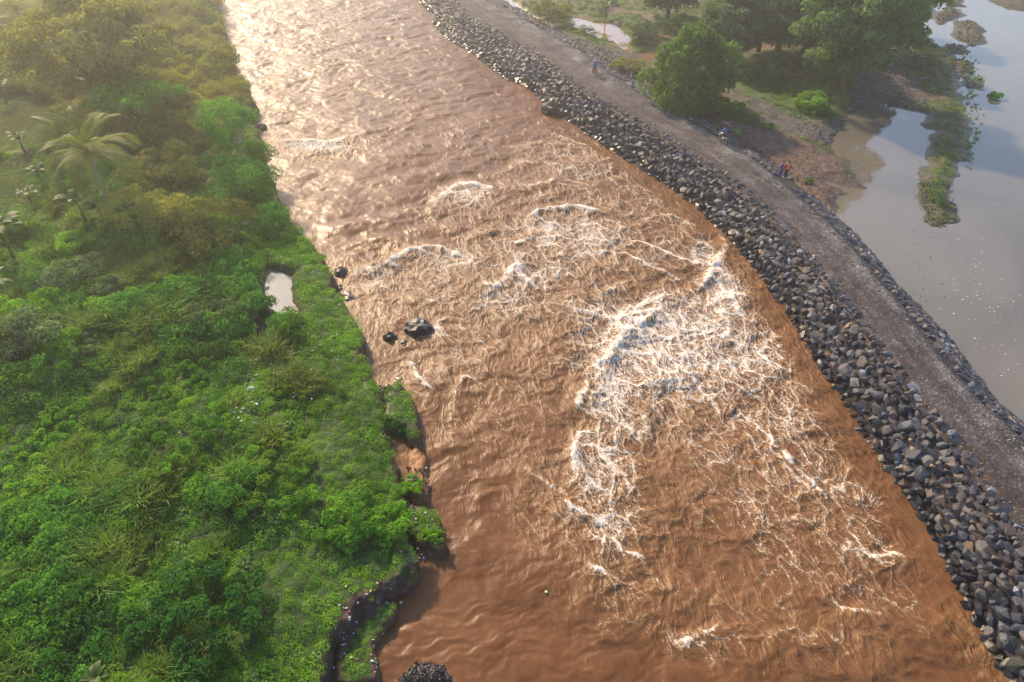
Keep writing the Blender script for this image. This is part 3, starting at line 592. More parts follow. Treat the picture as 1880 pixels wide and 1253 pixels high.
# lagoon, pond and puddles
sL = np.concatenate([[clS[0] + 5], np.linspace(clS[1], clS[-2], 120), [clS[-1] - 5]])
lx, ly = from_sd(sL, fRR(sL) - 0.3)
rows = []
for f in (0, 0.1, 0.3, 0.6, 1.0): rows.append(np.stack([lx * (1 - f) + f * 900, ly, np.full(lx.shape, LAG_Z)], 1))
lag = mesh_np('lagoon', np.stack(rows, 1).reshape(-1, 3), grid_faces(len(lx), 5), M['lagoon'], smooth=True)
tag(lag, 'still grey lagoon behind the embankment', kind='structure')
def sheet(name, poly, z, mat, grow=0.8):
    c = poly.mean(0); p = poly + (poly - c) / (np.linalg.norm(poly - c, axis=1)[:, None] + 1e-6) * grow
    V = np.concatenate([[[c[0], c[1], z]], np.column_stack([p, np.full(len(p), z)])]); n = len(p)
    return mesh_np(name, V, np.array([(0, 1 + i, 1 + (i + 1) % n) for i in range(n)]), mat)
for pl, z in PUDDLES: tag(sheet('puddle_water', pl, z, M['puddle'], 1.0), 'brown rain puddle on the flats behind the embankment', kind='structure')
tag(sheet('pond_water', POND, 0.93, M['pond'], 1.0), 'small grey pond in the bank vegetation', kind='structure')
tag(sheet('pond_water', POND2, 0.93, M['pond'], 0.5), 'small grey pond in the bank vegetation', kind='structure')

# ------------------------------------------------------------------ embankment and road
sE = np.concatenate([[clS[0]], np.arange(clS[1], clS[-2], 0.45), [clS[-1]]])
cross = np.concatenate([np.linspace(-0.45, 0, 6)[:-1], np.linspace(0, 1, 16)])
def ribbon(sarr, dl, dr, nd, zf, name, mat, colf):
    D = dl[:, None] + (dr - dl)[:, None] * np.linspace(0, 1, nd)[None, :]; SS = np.broadcast_to(sarr[:, None], D.shape)
    x, y = from_sd(SS, D); z = zf(SS, D, x, y); c = colf(SS, D, x, y)
    return mesh_np(name, np.stack([x, y, z], -1).reshape(-1, 3), grid_faces(*D.shape), mat, smooth=True, cols=dict(Col=c.reshape(-1, 3), wet=np.zeros(D.size)))
def core_col(s, d, x, y):
    base = np.zeros(d.shape + (3,)); base[:] = (0.020, 0.018, 0.019)
    up = sstep(-1.4, 0.0, d - fRL(s))[..., None] * (0.5 + 0.5 * sstep(-0.3, 0.3, fbm(x * 0.6, y * 0.6, 3, 131))[..., None]); base = base * (1 - up) + up * np.array([0.070, 0.050, 0.043])
    rt = (d > fRR(s))[..., None]; return np.where(rt, np.array([0.040, 0.042, 0.048]), base)
emb = ribbon(sE, fWL(sE) - 2.2, fLG(sE) + 2.2, 34, lambda s, d, x, y: emb_z(s, d) + 0.12 * fbm(x * 0.8, y * 0.8, 3, 132) * ((d < fRL(s)) | (d > fRR(s))), 'rock_embankment', M['core'], core_col)
tag(emb, 'long curving embankment armoured with dark tumbled stones beside the brown river', 'embankment')
def road_col(s, d, x, y):
    t = (d - fRL(s)) / (fRR(s) - fRL(s)); n = fbm(x * 0.35, y * 0.35, 4, 141)
    c = np.zeros(d.shape + (3,)); c[:] = (0.057, 0.050, 0.053)
    pale = sstep(0.66, 0.9, t + 0.16 * n)[..., None]; c = c * (1 - pale) + pale * np.array([0.105, 0.102, 0.104])
    k = sstep(0.2, 0.0, t + 0.1 * n)[..., None]; c = c * (1 - k) + k * np.array([0.070, 0.052, 0.046])
    rut = (np.exp(-((t - 0.32) / 0.07) ** 2) + np.exp(-((t - 0.62) / 0.07) ** 2))[..., None]
    nearer = sstep(60, 25, y)[..., None]; c = c * (1 + 0.30 * rut) * (1 - 0.12 * nearer); return c * (1 + 0.38 * n[..., None]) * (1 + 0.3 * np.clip(fbm(s * 0.12, d * 0.9, 3, 144), -1, 1)[..., None])
def road_z(s, d, x, y):
    t = (d - fRL(s)) / (fRR(s) - fRL(s))
    rut = np.exp(-((t - 0.32) / 0.06) ** 2) + np.exp(-((t - 0.62) / 0.06) ** 2)
    return ROAD_Z + 0.06 * np.sin(np.clip(t, 0, 1) * np.pi) - 0.05 * rut + 0.05 * fbm(x * 0.7, y * 0.7, 4, 142) - 0.3 * sstep(0.0, -0.08, t) - 0.3 * sstep(1.0, 1.07, t)
road = ribbon(sE, fRL(sE) - 0.35, fRR(sE) + 0.25, 22, road_z, 'gravel_road', M['road'], road_col)
tag(road, 'brown gravel track along the crest of the embankment', kind='structure')
# ------------------------------------------------------------------ stones
def hull(r, n, flat=0.75, long=1.25):
    bm = bmesh.new()
    for i in range(n):
        v = Vector((r.normalvariate(0, 1), r.normalvariate(0, 1), r.normalvariate(0, 1))).normalized() * r.uniform(0.9, 1.0)
        bm.verts.new((v.x * long, v.y, v.z * flat))
    g = bmesh.ops.convex_hull(bm, input=bm.verts); bmesh.ops.delete(bm, geom=[e for e in g['geom_interior'] if isinstance(e, bmesh.types.BMVert)], context='VERTS')
    bmesh.ops.triangulate(bm, faces=bm.faces); bm.verts.index_update()
    V = np.array([v.co[:] for v in bm.verts]); F = np.array([[v.index for v in f.verts] for f in bm.faces]); bm.free(); return V, F
R = random.Random(5)
SMALL = [hull(R, 12, R.uniform(0.6, 0.9), R.uniform(1.0, 1.5)) for _ in range(12)]
HULLS = [hull(R, R.choice((22, 24, 26, 27)), R.uniform(0.6, 0.9), R.uniform(1.0, 1.5)) for _ in range(16)]
PEB = [hull(R, 8, 0.7, 1.2) for _ in range(6)]
PAL = [((0.028, 0.034, 0.046), 6), ((0.070, 0.072, 0.078), 5), ((0.105, 0.100, 0.098), 3), ((0.10, 0.074, 0.062), 3.5), ((0.085, 0.062, 0.062), 3), ((0.150, 0.115, 0.090), 1.6), ((0.24, 0.16, 0.085), 0.8), ((0.20, 0.20, 0.21), 1.0), ((0.05, 0.042, 0.04), 3)]
def stone_col(r):
    c = r.choices([p[0] for p in PAL], [p[1] for p in PAL])[0]; k = r.uniform(0.75, 1.3); return tuple(min(0.4, a * k * f) for a, f in zip(c, (0.80, 0.88, 1.04)))
def rot(r, tilt=0.6): return np.array(Matrix.Rotation(r.uniform(0, 6.283), 3, 'Z') @ Matrix.Rotation(r.uniform(-tilt, tilt), 3, 'X') @ Matrix.Rotation(r.uniform(-tilt, tilt), 3, 'Y'))
s_a, s_b = oWL[0][0] - 6, to_sd(np.array([gp(1960, 1250)[0]]), np.array([gp(1960, 1250)[1]]))[0][0]
FOLK = [float(to_sd(*[np.array([c]) for c in gp(a, b, ROAD_Z)[:2]])[0][0]) for a, b in ((1330, 264), (1432, 328), (1442, 329))]
cells = {}; stones = []
def try_stone(s, d, rad, ov):
    cx, cy = int(s // 1.2), int(d // 1.2)
    for i in (-1, 0, 1):
        for j in (-1, 0, 1):
            for (a, b, q) in cells.get((cx + i, cy + j), ()):
                if (a - s) ** 2 + (b - d) ** 2 < (ov * (q + rad)) ** 2: return False
    cells.setdefault((cx, cy), []).append((s, d, rad)); return True
for rlo, rhi, tries, ov, span in ((0.38, 0.52, 700, 0.66, 0.72), (0.26, 0.38, 10000, 0.56, 0.86), (0.18, 0.26, 36000, 0.56, 0.95), (0.10, 0.18, 46000, 0.58, 0.99)):
    for _ in range(tries):
        s = R.uniform(s_a, s_b); rad = R.uniform(rlo, rhi)
        wl, rl = float(fWL(s)), float(fRL(s)); f = R.uniform(-0.12, span)
        if rlo > 0.3 and R.random() < (f - 0.3) * 0.8: continue
        d = wl + (rl - wl) * f + R.uniform(-0.15, 0.15)
        if try_stone(s, d, rad, ov): stones.append((s, d, rad))
# a thinner skin of smaller stones on the lagoon side
for _ in range(9000):
    s = R.uniform(s_a + 40, s_b); rr, lg = float(fRR(s)), float(fLG(s)); rad = R.choice((0.10, 0.13, 0.16, 0.2)) * (1.4 if R.random() < 0.06 else 1)
    d = rr + (lg - rr) * R.uniform(0.35, 1.0)
    if min(abs(s - q) for q in FOLK) < 1.3: continue
    if try_stone(s, d, rad, 0.7): stones.append((s, d, rad))
# rocks nosing out into the river
for px, py in ((1010,196),(1018,205),(1002,200),(1030,212),(1545,700),(1560,712),(1535,690),(1552,660),(1665,860)):
    g_ = gp(px, py); s, d = to_sd(g_[:1], g_[1:2]); stones.append((float(s[0]), float(d[0]), R.uniform(0.45, 0.6)))
SA = np.array(stones); sx, sy = from_sd(SA[:, 0], SA[:, 1]); sz = np.maximum(emb_z(SA[:, 0], SA[:, 1]), -0.12)
sz = sz + SA[:, 2] * np.array([R.uniform(0.05, 0.42) for _ in stones])
ppx, ppy, pzc = proj(np.stack([sx, sy, sz], 1))
size = SA[:, 2] / pzc * ((ppx > -20) & (ppx < 1900) & (ppy > -10) & (ppy < 1265))
top = set(np.argsort(-size)[:300].tolist())
hm = []
for i, (V, F) in enumerate(HULLS):
    o = mesh_np('stone', V, F, M['stone'], link=False); hm.append(o.data); bpy.data.objects.remove(o)
V_, F_, C_ = [], [], []; nv = 0
for i, (s, d, rad) in enumerate(stones):
    c = stone_col(R); k = R.randrange(16)
    if rad > 0.32: c = tuple(min(q, 0.11) for q in c); Rm = rot(R, 0.7); sc = np.array([rad * R.uniform(0.9, 1.12), rad * R.uniform(0.85, 1.1), rad * R.uniform(0.8, 1.05)])
    if i in top:
        o = bpy.data.objects.new('stone', hm[k]); COL.objects.link(o); o.parent = emb
        o.matrix_world = Matrix.Translation((sx[i], sy[i], sz[i])) @ Matrix(Rm.tolist()).to_4x4() @ Matrix.Diagonal((*sc, 1)); o.color = (*c, 1)
    else:
        V, F = HULLS[k] if rad > 0.26 else SMALL[k % 12]; V_.append((V * sc) @ Rm.T + (sx[i], sy[i], sz[i])); F_.append(F + nv); C_.append(np.tile(c, (len(V), 1))); nv += len(V)
o = mesh_np('loose_stones', np.concatenate(V_), np.concatenate(F_), M['stones'], emb, cols=dict(Col=np.concatenate(C_))); o['kind'] = 'stuff'
# gravel kicked to the sides of the track, and the stones of the flats
V_, F_, C_ = [], [], []; nv = 0
def pebble(x, y, z, r, c):
    global nv
    V, F = PEB[R.randrange(6)]; V_.append((V * r) @ rot(R, 1.2).T + (x, y, z)); F_.append(F + nv); C_.append(np.tile(c, (len(V), 1))); nv += len(V)
for _ in range(9000):
    s = s_a + (s_b - s_a) * R.random() ** 0.8; rl, rr = float(fRL(s)), float(fRR(s)); t = R.random()
    f = 1 - abs(R.gauss(0, 0.13)) if t < 0.62 else (abs(R.gauss(0, 0.12)) - 0.05 if t < 0.8 else R.random())
    d = rl + (rr - rl) * f; x, y = from_sd(s, d); k = R.uniform(0.6, 1.3)
    c = (0.22 * k, 0.20 * k, 0.19 * k) if R.random() < 0.55 else tuple(a * k for a in stone_col(R))
    pebble(float(x), float(y), ROAD_Z + 0.02 - (0.25 if f > 0.98 else 0), R.uniform(0.035, 0.085) * (2.2 if R.random() < 0.012 else 1), c)
grav = mesh_np('gravel', np.concatenate(V_), np.concatenate(F_), M['stones'], cols=dict(Col=np.concatenate(C_)))
tag(grav, 'loose grey gravel along the edges of the track', kind='stuff')
V_, F_, C_ = [], [], []; nv = 0
def scat_px(poly, n, r0, r1, z0, palef):
    p = np.array(poly, float); w = line(poly, z0); k = 0
    xs = np.random.default_rng(n).uniform(w[:, 0].min(), w[:, 0].max(), n * 4); ysr = np.random.default_rng(n + 1).uniform(w[:, 1].min(), w[:, 1].max(), n * 4)
    ins = dist_poly(xs, ysr, w) > 0; xs, ysr = xs[ins][:n], ysr[ins][:n]; hh = ground(xs, ysr)[0]
    for x, y, z in zip(xs, ysr, hh):
        kk = R.uniform(0.7, 1.3); c = (0.2 * kk, 0.19 * kk, 0.185 * kk) if R.random() < palef else tuple(a * 0.8 for a in stone_col(R)); pebble(x, y, z, R.uniform(r0, r1), c)
scat_px([(725,1222),(750,1212),(790,1207),(822,1216),(838,1236),(846,1262),(720,1275)], 900, 0.03, 0.09, 0.16, 0.06)
scat_px([(688,702),(718,700),(716,745),(704,775),(690,750)], 330, 0.05, 0.12, 0.2, 0.06)
scat_px([(730,850),(790,870),(800,930),(790,1035),(745,1040),(735,950)], 260, 0.05, 0.14, 0.2, 0.08)
scat_px([(1545,150),(1600,120),(1640,70),(1690,60),(1740,110),(1700,190),(1600,185),(1560,205),(1520,270),(1470,260),(1440,205),(1500,235),(1545,205)], 1800, 0.07, 0.2, 1.9, 0.3)
scat_px([(1300,215),(1500,268),(1600,350),(1530,400),(1330,262)], 500, 0.06, 0.14, 1.9, 0.35)
scat_px([(960,45),(1060,70),(1185,118),(1180,160),(1100,120),(1000,70)], 700, 0.08, 0.2, 2.1, 0.25)
scat_px([(1686,327),(1746,333),(1760,404),(1721,421),(1700,407)], 500, 0.06, 0.13, 1.9, 0.1)
scat_px([(1520,270),(1546,228),(1591,193),(1651,197),(1707,211),(1700,190),(1600,180),(1540,215),(1505,265)], 500, 0.08, 0.2, 1.9, 0.1)
scat_px([(1756,39),(1785,39),(1802,56),(1802,77),(1788,84),(1756,70)], 160, 0.1, 0.24, 1.9, 0.1)
scat_px([(1715,25),(1753,18),(1766,28),(1745,36),(1725,44)], 120, 0.1, 0.24, 1.9, 0.1)
scat_px([(1738,82),(1768,86),(1800,150),(1780,165),(1750,140)], 160, 0.1, 0.26, 1.75, 0.05)
cob = mesh_np('cobbles', np.concatenate(V_), np.concatenate(F_), M['stones'], cols=dict(Col=np.concatenate(C_)))
tag(cob, 'scattered dark cobbles on the bars and flats', kind='stuff')
# boulders that stand alone in the river and at the foot of the left bank
def boulder(name, px, py, wpx, hpx, seed, label, col=(0.042, 0.042, 0.046), sub=3, zbase=-0.2):
    c = gp(px, py, 0); zc = depth_at(px, py); rx = wpx * zc / FPX / 2; rz = hpx * zc / FPX * 0.55
    bm = bmesh.new(); bmesh.ops.create_icosphere(bm, subdivisions=sub, radius=1.0)
    V = np.array([v.co[:] for v in bm.verts]); bm.verts.index_update(); F = np.array([[v.index for v in f.verts] for f in bm.faces]); bm.free()
    n = fbm(V[:, 0] * 1.3 + V[:, 2], V[:, 1] * 1.3 - V[:, 2] * 0.7, 3, seed); n2 = np.abs(perlin(V[:, 0] * 3 + V[:, 2] * 2, V[:, 1] * 3 + V[:, 2], seed + 5))
    V = V * (1 + 0.38 * n + 0.28 * n2)[:, None]; V = V * (rx, rx * 0.85, rz) + (0, 0, rz * 0.25)
    o = mesh_np(name, V, F, M['stones'], cols=dict(Col=np.tile(col, (len(V), 1)) * (0.7 + 0.6 * np.random.default_rng(seed).random((len(V), 1)))))
    o.location = (c[0], c[1], zbase); o.rotation_euler = (0, 0, seed * 1.3); tag(o, label, 'boulder', 'boulders in the river'); return o
boulder('river_boulder', 768, 604, 50, 30, 11, 'larger black jagged boulder standing in brown water off the grassy bank')
boulder('river_boulder', 716, 620, 24, 20, 12, 'small black boulder with litter on it, nearest the grassy bank')
boulder('river_boulder', 742, 630, 24, 10, 15, 'low wet black rock awash between the two midstream boulders')
boulder('river_boulder', 792, 610, 20, 14, 17, 'low rock tip trailing right of the larger jagged boulder')
boulder('bank_boulder', 626, 502, 24, 20, 13, 'grey rock at the foot of the bank where a wave breaks', (0.10, 0.085, 0.07))
boulder('bank_boulder', 638, 545, 32, 13, 14, 'flat wet slab rock at the bank foot beside the pond turf', (0.075, 0.068, 0.06))
boulder('bank_boulder', 622, 530, 20, 12, 18, 'small dark rock tucked under the turf edge above the slab', (0.07, 0.06, 0.05))
boulder('river_boulder', 1012, 208, 34, 30, 19, 'dark boulder heap jutting from the upstream end of the stones', (0.045, 0.038, 0.034))
boulder('bank_boulder', 480, 236, 22, 16, 20, 'small dark rocks at the bank where the first rapid starts', (0.06, 0.045, 0.04))
for i, (px, py, w, h_, lb) in enumerate(((762, 842, 26, 18, 'orange clay lump left standing at the pool mouth'), (772, 860, 18, 13, 'small orange clay clod below the larger clay lump'), (786, 898, 16, 18, 'brown soil block beside the round green mound'), (735, 700, 26, 12, 'reddish clay head of the turf islet facing upstream'))):
    o = boulder('clay_block', px, py, w, h_, 30 + i, lb, (0.24, 0.115, 0.05) if i != 2 else (0.11, 0.06, 0.035)); o['category'] = 'clay lump'; o['group'] = 'eroded lumps on the shore'

# ------------------------------------------------------------------ plants: leaf builders
def leaves_np(P_, Nn, size, rg, aspect=0.5, fold=0.25, droop=0.2):
    """one bent two-triangle leaf per point, lying roughly across its normal"""
    n = len(P_); Nn = Nn / (np.linalg.norm(Nn, axis=1)[:, None] + 1e-9)
    t = rg.normal(size=(n, 3)); t -= (t * Nn).sum(1)[:, None] * Nn; t /= np.linalg.norm(t, axis=1)[:, None] + 1e-9
    b = np.cross(Nn, t); sz = np.asarray(size) * rg.uniform(0.65, 1.35, n); sz = sz[:, None]
    base = P_ - t * sz * 0.5; tip = P_ + t * sz * 0.5 - np.array([0, 0, 1]) * sz * droop
    l = P_ + b * sz * aspect * 0.5 + Nn * sz * fold * 0.3; r = P_ - b * sz * aspect * 0.5 + Nn * sz * fold * 0.3
    V = np.stack([base, l, tip, r], 1).reshape(-1, 3); i = np.arange(n)[:, None] * 4
    F = np.concatenate([i + [0, 1, 2], i + [0, 2, 3]], 1).reshape(-1, 3)
    return V, F
def blades_np(n, rg, rad, hgt, wid, lean=0.5):
    a = rg.uniform(0, 2 * np.pi, n); r = rad * np.sqrt(rg.random(n)); b = np.stack([r * np.cos(a), r * np.sin(a), 0 * a], 1)
    a2 = a + rg.normal(0, 0.9, n); h = hgt * rg.uniform(0.55, 1.15, n); o = lean * h * rg.uniform(0.3, 1.2, n)
    dr = np.stack([np.cos(a2), np.sin(a2), 0 * a2], 1); sd = np.stack([-np.sin(a2), np.cos(a2), 0 * a2], 1) * wid
    m = b + dr * (o * 0.35)[:, None] + np.array([0, 0, 1]) * (h * 0.65)[:, None]; t = b + dr * o[:, None] + np.array([0, 0, 1]) * (h * 0.92)[:, None]
    V = np.stack([b - sd * 0.5, b + sd * 0.5, m + sd * 0.45, m - sd * 0.45, t], 1).reshape(-1, 3); i = np.arange(n)[:, None] * 5
    F = np.concatenate([i + [0, 1, 2], i + [0, 2, 3], i + [3, 2, 4]], 1).reshape(-1, 3); return V, F
def dome_pts(n, rg, rx, ry, rz, shell=0.55):
    v = rg.normal(size=(n, 3)); v[:, 2] = np.abs(v[:, 2]); v /= np.linalg.norm(v, axis=1)[:, None]
    r = shell + (1 - shell) * rg.random(n) ** 0.5; p = v * r[:, None]
    return p * (rx, ry, rz), v
def clump(kind, seed):
    rg = np.random.default_rng(seed)
    if kind == 'weed': p, v = dome_pts(95, rg, 0.62, 0.62, 0.46); V, F = leaves_np(p, v * 0.5 + [0, 0, 0.7] + rg.normal(0, 0.35, v.shape), 0.15, rg, 0.6)
    elif kind == 'shrub':
        V_ = []; F_ = []; n = 0
        for i in range(7):
            a = rg.uniform(0, 6.28); q = np.array([0.38 * math.cos(a), 0.38 * math.sin(a), rg.uniform(0.25, 0.7)]) if i else np.array([0, 0, 0.75])
            p, v = dome_pts(26, rg, 0.34, 0.34, 0.30); V, F = leaves_np(p + q, v * 0.6 + [0, 0, 0.6] + rg.normal(0, 0.3, v.shape), 0.15, rg, 0.5, droop=0.3); V_.append(V); F_.append(F + n); n += len(V)
        V, F = np.concatenate(V_), np.concatenate(F_)
    elif kind == 'taro': p, v = dome_pts(34, rg, 0.6, 0.6, 0.5); V, F = leaves_np(p, v * 0.4 + [0, 0, 0.8] + rg.normal(0, 0.25, v.shape), 0.30, rg, 0.75, droop=0.35)
    elif kind == 'mat': p, v = dome_pts(85, rg, 0.7, 0.7, 0.2, 0.2); V, F = leaves_np(p, [0, 0, 1.0] + rg.normal(0, 0.4, v.shape), 0.12, rg, 0.7)
    elif kind == 'tuft': V, F = blades_np(46, rg, 0.28, 0.42, 0.035, 0.7)
    elif kind == 'reed': V, F = blades_np(46, rg, 0.35, 1.25, 0.06, 0.85)
    elif kind == 'crop': p, v = dome_pts(60, rg, 0.5, 0.5, 0.3); V, F = leaves_np(p, v * 0.3 + [0, 0, 0.9] + rg.normal(0, 0.3, v.shape), 0.17, rg, 0.7)
    return V, F
def scatter(name, kinds, mats, pts, idx, scl, rotv):
    """one uncountable carpet of plants: clumps set out on surveyed points"""
    c = bpy.data.collections.new(name + '_clumps'); tot = []
    for i, (k, m) in enumerate(zip(kinds, mats)):
        V, F = clump(k, 100 + i * 7 + len(name)); o = mesh_np('%s_%02d_%s' % (name, i, k), V, F, m, link=False); c.objects.link(o)
    me = bpy.data.meshes.new(name); me.vertices.add(len(pts)); me.vertices.foreach_set('co', np.asarray(pts, np.float32).ravel())
    for k, t, v in (('cid', 'INT', idx), ('csc', 'FLOAT_VECTOR', scl), ('cro', 'FLOAT_VECTOR', rotv)):
        at = me.attributes.new(k, t, 'POINT'); at.data.foreach_set('value' if t == 'INT' else 'vector', np.asarray(v, np.int32 if t == 'INT' else np.float32).ravel())
    o = bpy.data.objects.new(name, me); COL.objects.link(o)
    ng = bpy.data.node_groups.new(name, 'GeometryNodeTree'); ng.interface.new_socket('Geometry', in_out='INPUT', socket_type='NodeSocketGeometry'); ng.interface.new_socket('Geometry', in_out='OUTPUT', socket_type='NodeSocketGeometry')
    gi = ng.nodes.new('NodeGroupInput'); go = ng.nodes.new('NodeGroupOutput'); ci = ng.nodes.new('GeometryNodeCollectionInfo'); ip = ng.nodes.new('GeometryNodeInstanceOnPoints')
    ci.inputs['Collection'].default_value = c; ci.inputs['Separate Children'].default_value = True; ci.inputs['Reset Children'].default_value = True
    ip.inputs['Pick Instance'].default_value = True
    def na(k, t): n = ng.nodes.new('GeometryNodeInputNamedAttribute'); n.data_type = t; n.inputs['Name'].default_value = k; return n.outputs['Attribute']
    er = ng.nodes.new('FunctionNodeEulerToRotation'); ng.links.new(na('cro', 'FLOAT_VECTOR'), er.inputs[0])
    ng.links.new(gi.outputs[0], ip.inputs['Points']); ng.links.new(ci.outputs[0], ip.inputs['Instance']); ng.links.new(na('cid', 'INT'), ip.inputs['Instance Index'])
    ng.links.new(er.outputs[0], ip.inputs['Rotation']); ng.links.new(na('csc', 'FLOAT_VECTOR'), ip.inputs['Scale']); ng.links.new(ip.outputs[0], go.inputs[0])
    md = o.modifiers.new('plants', 'NODES'); md.node_group = ng; return o
def sample_area(n, x0, x1, y0, y1, seed):
    rg = np.random.default_rng(seed); return rg.uniform(x0, x1, n), rg.uniform(y0, y1, n), rg
# left-bank carpet
PX, PY = [], []
for i, f in enumerate(FIELD):
    x, y, _ = sample_area(5000, f[:, 0].min(), f[:, 0].max(), f[:, 1].min(), f[:, 1].max(), 900 + i); k = dist_poly(x, y, f) > 0; PX.append(x[k]); PY.append(y[k])
for (n, x0, x1, y0, y1) in ((9000, -36, -3, 9, 34), (9500, -48, -6, 34, 58), (11000, -75, -12, 58, 95), (12000, -118, -18, 95, 160)):
    x, y, _ = sample_area(n, x0, x1, y0, y1, n); PX.append(x); PY.append(y)
PX, PY = np.concatenate(PX), np.concatenate(PY)
h_, c_, w_, cov, cls, sl_, s_, d_, sr_ = ground(PX, PY)
rg = np.random.default_rng(21)
keep = (rg.random(len(PX)) < cov) & (d_ < 0) & (np.abs(PX) < 22 + 0.82 * PY)
PX, PY, h_, cls, sl_ = PX[keep], PY[keep], h_[keep], cls[keep], sl_[keep]
n = len(PX); z1 = fbm(PX * 0.11, PY * 0.11, 3, 151); z2 = fbm(PX * 0.23, PY * 0.23, 3, 152); u = rg.random(n)
kinds = ['weed', 'weed', 'shrub', 'shrub', 'taro', 'mat', 'tuft', 'reed', 'crop', 'shrub', 'weed']
mats = [M['weed'], M['dark'], M['weed'], M['dark'], M['grey'], M['bright'], M['grass'], M['grass'], M['grass'], M['olive'], M['bright']]
idx = np.where(z1 > 0.34, 3, np.where(z1 > 0.2, 2, np.where(z1 > -0.22, 0, 10)))
idx = np.where((z2 > 0.22) & (u < 0.6), 1, idx); idx = np.where((z2 < -0.34) & (u < 0.5), 7, idx); idx = np.where((u > 0.93), 4, idx); idx = np.where((u < 0.07), 6, idx)
farl = PY > 66; idx = np.where(farl & (u < 0.55) & (idx != 7), 9, idx)
edge_ = sl_ < np.interp(PY, [15, 30, 60, 75], [5.0, 4.6, 4.0, 2.0]) + 2.2 * z2; near_edge = edge_ & (PY < 75); idx = np.where(near_edge, np.where(u < 0.55, 5, np.where(u < 0.8, 10, 0)), idx)
idx = np.where(cls == 1, np.where(u < 0.6, 5, 10), idx); idx = np.where(cls == 2, 8, idx); idx = np.where(cls == 3, 6, idx)
sc = rg.uniform(0.75, 1.25, n) * (1 + 0.55 * np.clip(z1, -0.5, 0.6)) * np.interp(PY, [15, 40, 80, 140], [0.66, 0.85, 1.2, 1.55])
sc = np.where(near_edge, sc * 0.7, sc); sc = np.where(cls == 1, sc * 0.75, sc); sc = np.where(cls == 2, 0.9, sc); scz = sc * rg.uniform(0.8, 1.25, n); scz = np.where(cls == 2, 0.75, scz)
strip = farl & (sl_ < 16) & (idx == 9); scz = np.where(strip, scz * 1.35, scz)
o = scatter('undergrowth', kinds, mats, np.stack([PX, PY, h_ - 0.05], 1), idx, np.stack([sc, sc, scz], 1), np.stack([rg.normal(0, 0.12, n), rg.normal(0, 0.12, n), rg.uniform(0, 6.28, n)], 1))
tag(o, 'dense green weeds and creepers carpeting the left river bank', kind='stuff')
# thin grass and weeds behind the embankment
PX, PY, rg = sample_area(26000, -22, 120, 45, 165, 77)
h_, c_, w_, cov, cls, sl_, s_, d_, sr_ = ground(PX, PY)
keep = (rg.random(len(PX)) < cov * 0.85) & (d_ > 0) & (PX < 30 + 0.85 * PY) & (sr_ > 0.3)
PX, PY, h_, sr_ = PX[keep], PY[keep], h_[keep], sr_[keep]; n = len(PX); u = rg.random(n); z1 = fbm(PX * 0.12, PY * 0.12, 3, 161)
idx = np.where(u < 0.5, 0, np.where(z1 > 0.12, 2, np.where(u < 0.85, 1, 3))); sc = rg.uniform(0.5, 1.0, n) * (1 + 0.5 * z1)
sc = np.where(PX > gp(1660, 200, 1.8)[0], sc * 0.75, sc)
o = scatter('grassland', ['tuft', 'mat', 'shrub', 'weed'], [M['grass'], M['grass'], M['bluegreen'], M['weed']], np.stack([PX, PY, h_ - 0.02], 1), idx, np.stack([sc * 1.3, sc * 1.3, sc], 1), np.stack([rg.normal(0, 0.1, n), rg.normal(0, 0.1, n), rg.uniform(0, 6.28, n)], 1))
tag(o, 'rough grass and weeds on the flats beside the lagoon', kind='stuff')
# drowned grass along the spit
rg = np.random.default_rng(5); pts = []
for px, py, rx, ry, k in ((1785,190,14,60,90),(1770,120,16,25,45),(1776,275,8,30,40),(1795,150,14,14,25),(1790,250,8,20,15)):
    for _ in range(k):
        g_ = gp(px + rg.normal(0, rx * 0.6), py + rg.normal(0, ry * 0.6), LAG_Z - 0.08); pts.append(g_)
n = len(pts); sc = rg.uniform(0.25, 0.6, n)
o = scatter('drowned_grass', ['tuft'], [M['dark']], np.array(pts), np.zeros(n, int), np.stack([sc, sc, sc * 1.3], 1), np.stack([0 * sc, 0 * sc, rg.uniform(0, 6.28, n)], 1))
tag(o, 'flooded grass poking out of the lagoon beside the spit', kind='stuff')
# ------------------------------------------------------------------ trees, palms, shrubs
def gz(x, y):
    i = int(np.clip(np.searchsorted(G_ys, y) - 1, 0, len(G_ys) - 2)); f = (y - G_ys[i]) / (G_ys[i + 1] - G_ys[i]); w = float(np.clip(12 + 0.80 * y, 16, 160))
    return float(np.interp(x / w, G_us, G_h[i]) * (1 - f) + np.interp(x / w, G_us, G_h[i + 1]) * f)
def spot(px, py, z0=1.6):
    """ground point seen under a bearing, with the land's own height"""
    z = z0
    for _ in range(3): g_ = gp(px, py, z); z = max(gz(g_[0], g_[1]), 0.0)
    return np.array([g_[0], g_[1], z])
def extent(px, py_base, py_top, wpx, z=1.6):
    b = spot(px, py_base, z); e = math.sqrt(b[0] ** 2 + b[1] ** 2 + (CAM_H - b[2]) ** 2); zc = float(proj(b)[2])
    ang = math.asin((CAM_H - b[2]) / e); return b, (py_base - py_top) * zc / FPX / math.cos(ang * 0.92), wpx * zc / FPX
